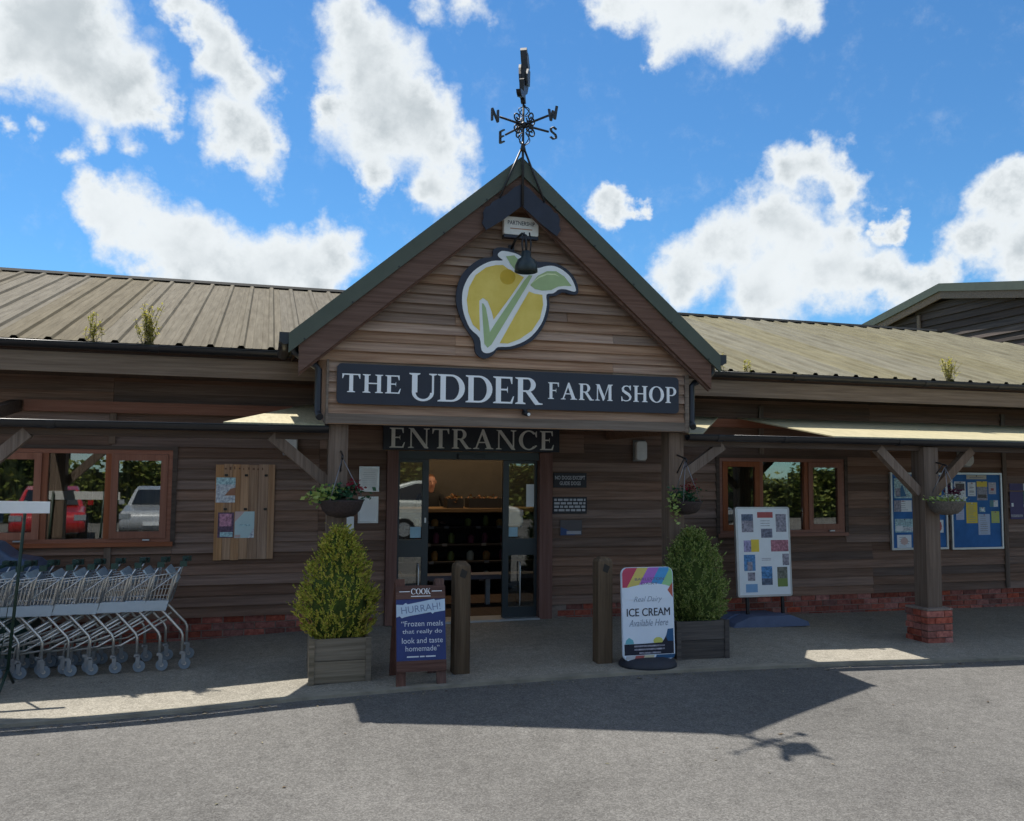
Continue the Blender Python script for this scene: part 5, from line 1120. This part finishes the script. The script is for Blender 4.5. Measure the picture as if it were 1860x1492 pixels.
# ------------------------------------------------------------------ car park behind the viewer (it shows in the glass)
def car(x, y, rz, paint, label, h=1.46):
    t = thing('parked_car', label, 'car', (x, y, -.125)); T_ = Matrix.Translation((x, y, -.125)) @ Matrix.Rotation(rz, 4, 'Z')
    def part(nm, mb, m, par=t): return obj(nm, mb.xf(T_), m, par)
    k = h/1.46
    low = [(-2.05, .28), (2.05, .28), (2.12, .45), (2.08, .68), (1.95, .80), (1.0, .93), (-1.75, .98), (-2.02, .90), (-2.1, .6)]
    bevel(part('body', MB().prism([(a, b*k) for a, b in low], lambda u, v, d: (u, d, v), -.86, .86), paint), .10, 4)
    cab = [(1.05, .90), (.35, 1.36), (-.1, 1.45), (-1.0, 1.44), (-1.5, 1.33), (-1.85, .93)]
    mb = MB(); n = len(cab); mb.add([(a, -.80+max(0, (b-.9))*.32, b*k) for a, b in cab]+[(a, .80-max(0, (b-.9))*.32, b*k) for a, b in cab], [tuple(range(n)), tuple(range(2*n-1, n-1, -1))]+[(i, n+i, n+(i+1) % n, (i+1) % n) for i in range(n)])
    bevel(part('cabin', mb, paint), .05, 3)
    for s in (-1, 1):
        def sf(u, v, d): return (u, s*(.80-(v/k-.9)*.32+d), v)
        for w in ([(.85, .97), (.28, 1.33), (-.22, 1.37), (-.28, .97)], [(-.36, .97), (-.30, 1.37), (-.95, 1.37), (-1.5, 1.22), (-1.6, .98)]):
            part('side_window', MB().prism([(a, b*k) for a, b in w], sf, -.004, .006), M_carglass)
        part('headlight', MB().box(2.0, 2.10, s*.72-.14, s*.72+.14, .60*k, .74*k), M_alu)
        part('tail_light', MB().box(-2.11, -2.0, s*.74-.1, s*.74+.1, .70*k, .92*k), col('tail_red', (.4, .02, .02)))
        for wx in (-1.28, 1.3):
            wh = part('wheel', MB().disc_y((wx, s*.80, .315), .315, .2, 24), mat('tyre', (.012, .012, .012), .85))
            part('rim', MB().disc_y((wx, s*.80, .315), .20, .215, 16), M_alu, wh)
        part('door_mirror', MB().box(.62, .82, s*.95-.07, s*.95+.07, .95*k, 1.08*k), paint)
    part('windscreen', MB().prism([(-.66, 0), (.66, 0), (.56, .74), (-.56, .74)], lambda u, v, d: (1.0-v*.80+d, u, (.955+v*.525)*k+d), .0, .012), M_carglass)
    part('rear_window', MB().prism([(-.60, 0), (.60, 0), (.54, .36), (-.54, .36)], lambda u, v, d: (-1.78+v*.62-d, u, (1.0+v*.80)*k+d), .0, .012), M_carglass)
    part('number_plate', MB().box(2.115, 2.125, -.26, .26, .42, .53), M_white)
M_carglass = mat('car_glass', (.015, .018, .02), .05, spec=.8)
def paint(n, c): return mat(n, c, .25, var=.02, coat=1., spec=.5)
car(-5.6, -6.0, R(80), paint('red_paint', (.42, .015, .015)), 'red hatchback parked opposite, reflected in the left window')
car(-8.4, -6.3, R(96), paint('blue_paint', (.03, .16, .34)), 'blue car parked opposite beside the red hatchback', 1.5)
car(-2.9, -6.8, R(88), paint('silver_paint', (.40, .41, .42)), 'silver car parked opposite on the far side of the red hatchback')
car(5.2, -4.2, R(8), paint('white_paint_gloss', (.66, .68, .62)), 'white car stopped opposite the door, reflected in the door glass', 1.7)
car(14.5, -7.5, R(92), paint('dark_grey_paint', (.04, .045, .05)), 'dark grey car parked opposite the right window')
rng = random.Random(11)
hg = thing('hedge', 'tall mixed green hedge along the far side of the car park', 'hedge', (0, -14, -.13))
mb = MB()
for i in range(15000):
    x = rng.uniform(-26, 34); hh = 2.9+.9*math.sin(x*.45)+.6*math.sin(x*1.3+1)+rng.gauss(0, .15)
    z = -.1+(hh)*rng.random()**.7; y = -14+.55*rng.uniform(0, 1)+.3*math.sin(x*2.1+z*1.7)
    a = rng.uniform(0, 6.28); d = Vector((math.cos(a), math.sin(a), rng.uniform(-.4, .8))).normalized(); s_ = d.cross(Vector((rng.gauss(0, 1), rng.gauss(0, 1), 1))).normalized(); l = rng.uniform(.14, .3); p = Vector((x, y, z))
    mb.add([p, p+d*l*.5+s_*l*.3, p+d*l, p+d*l*.5-s_*l*.3], [(0, 1, 2, 3)])
obj('foliage', mb, leafmat('hedge_leaf', [(.07, .10, .02), (.17, .20, .04), (.28, .28, .07)]), hg)
mb = MB()
for i in range(60):
    x = -26+i; hh = 2.4+.9*math.sin(x*.45)+.6*math.sin(x*1.3+1); mb.box(x, x+1.0, -15.2, -14.05, -.3, hh)
obj('dense_growth', mb, mat('hedge_inner', (.02, .035, .01), .95, var=.4, vs=3), hg)
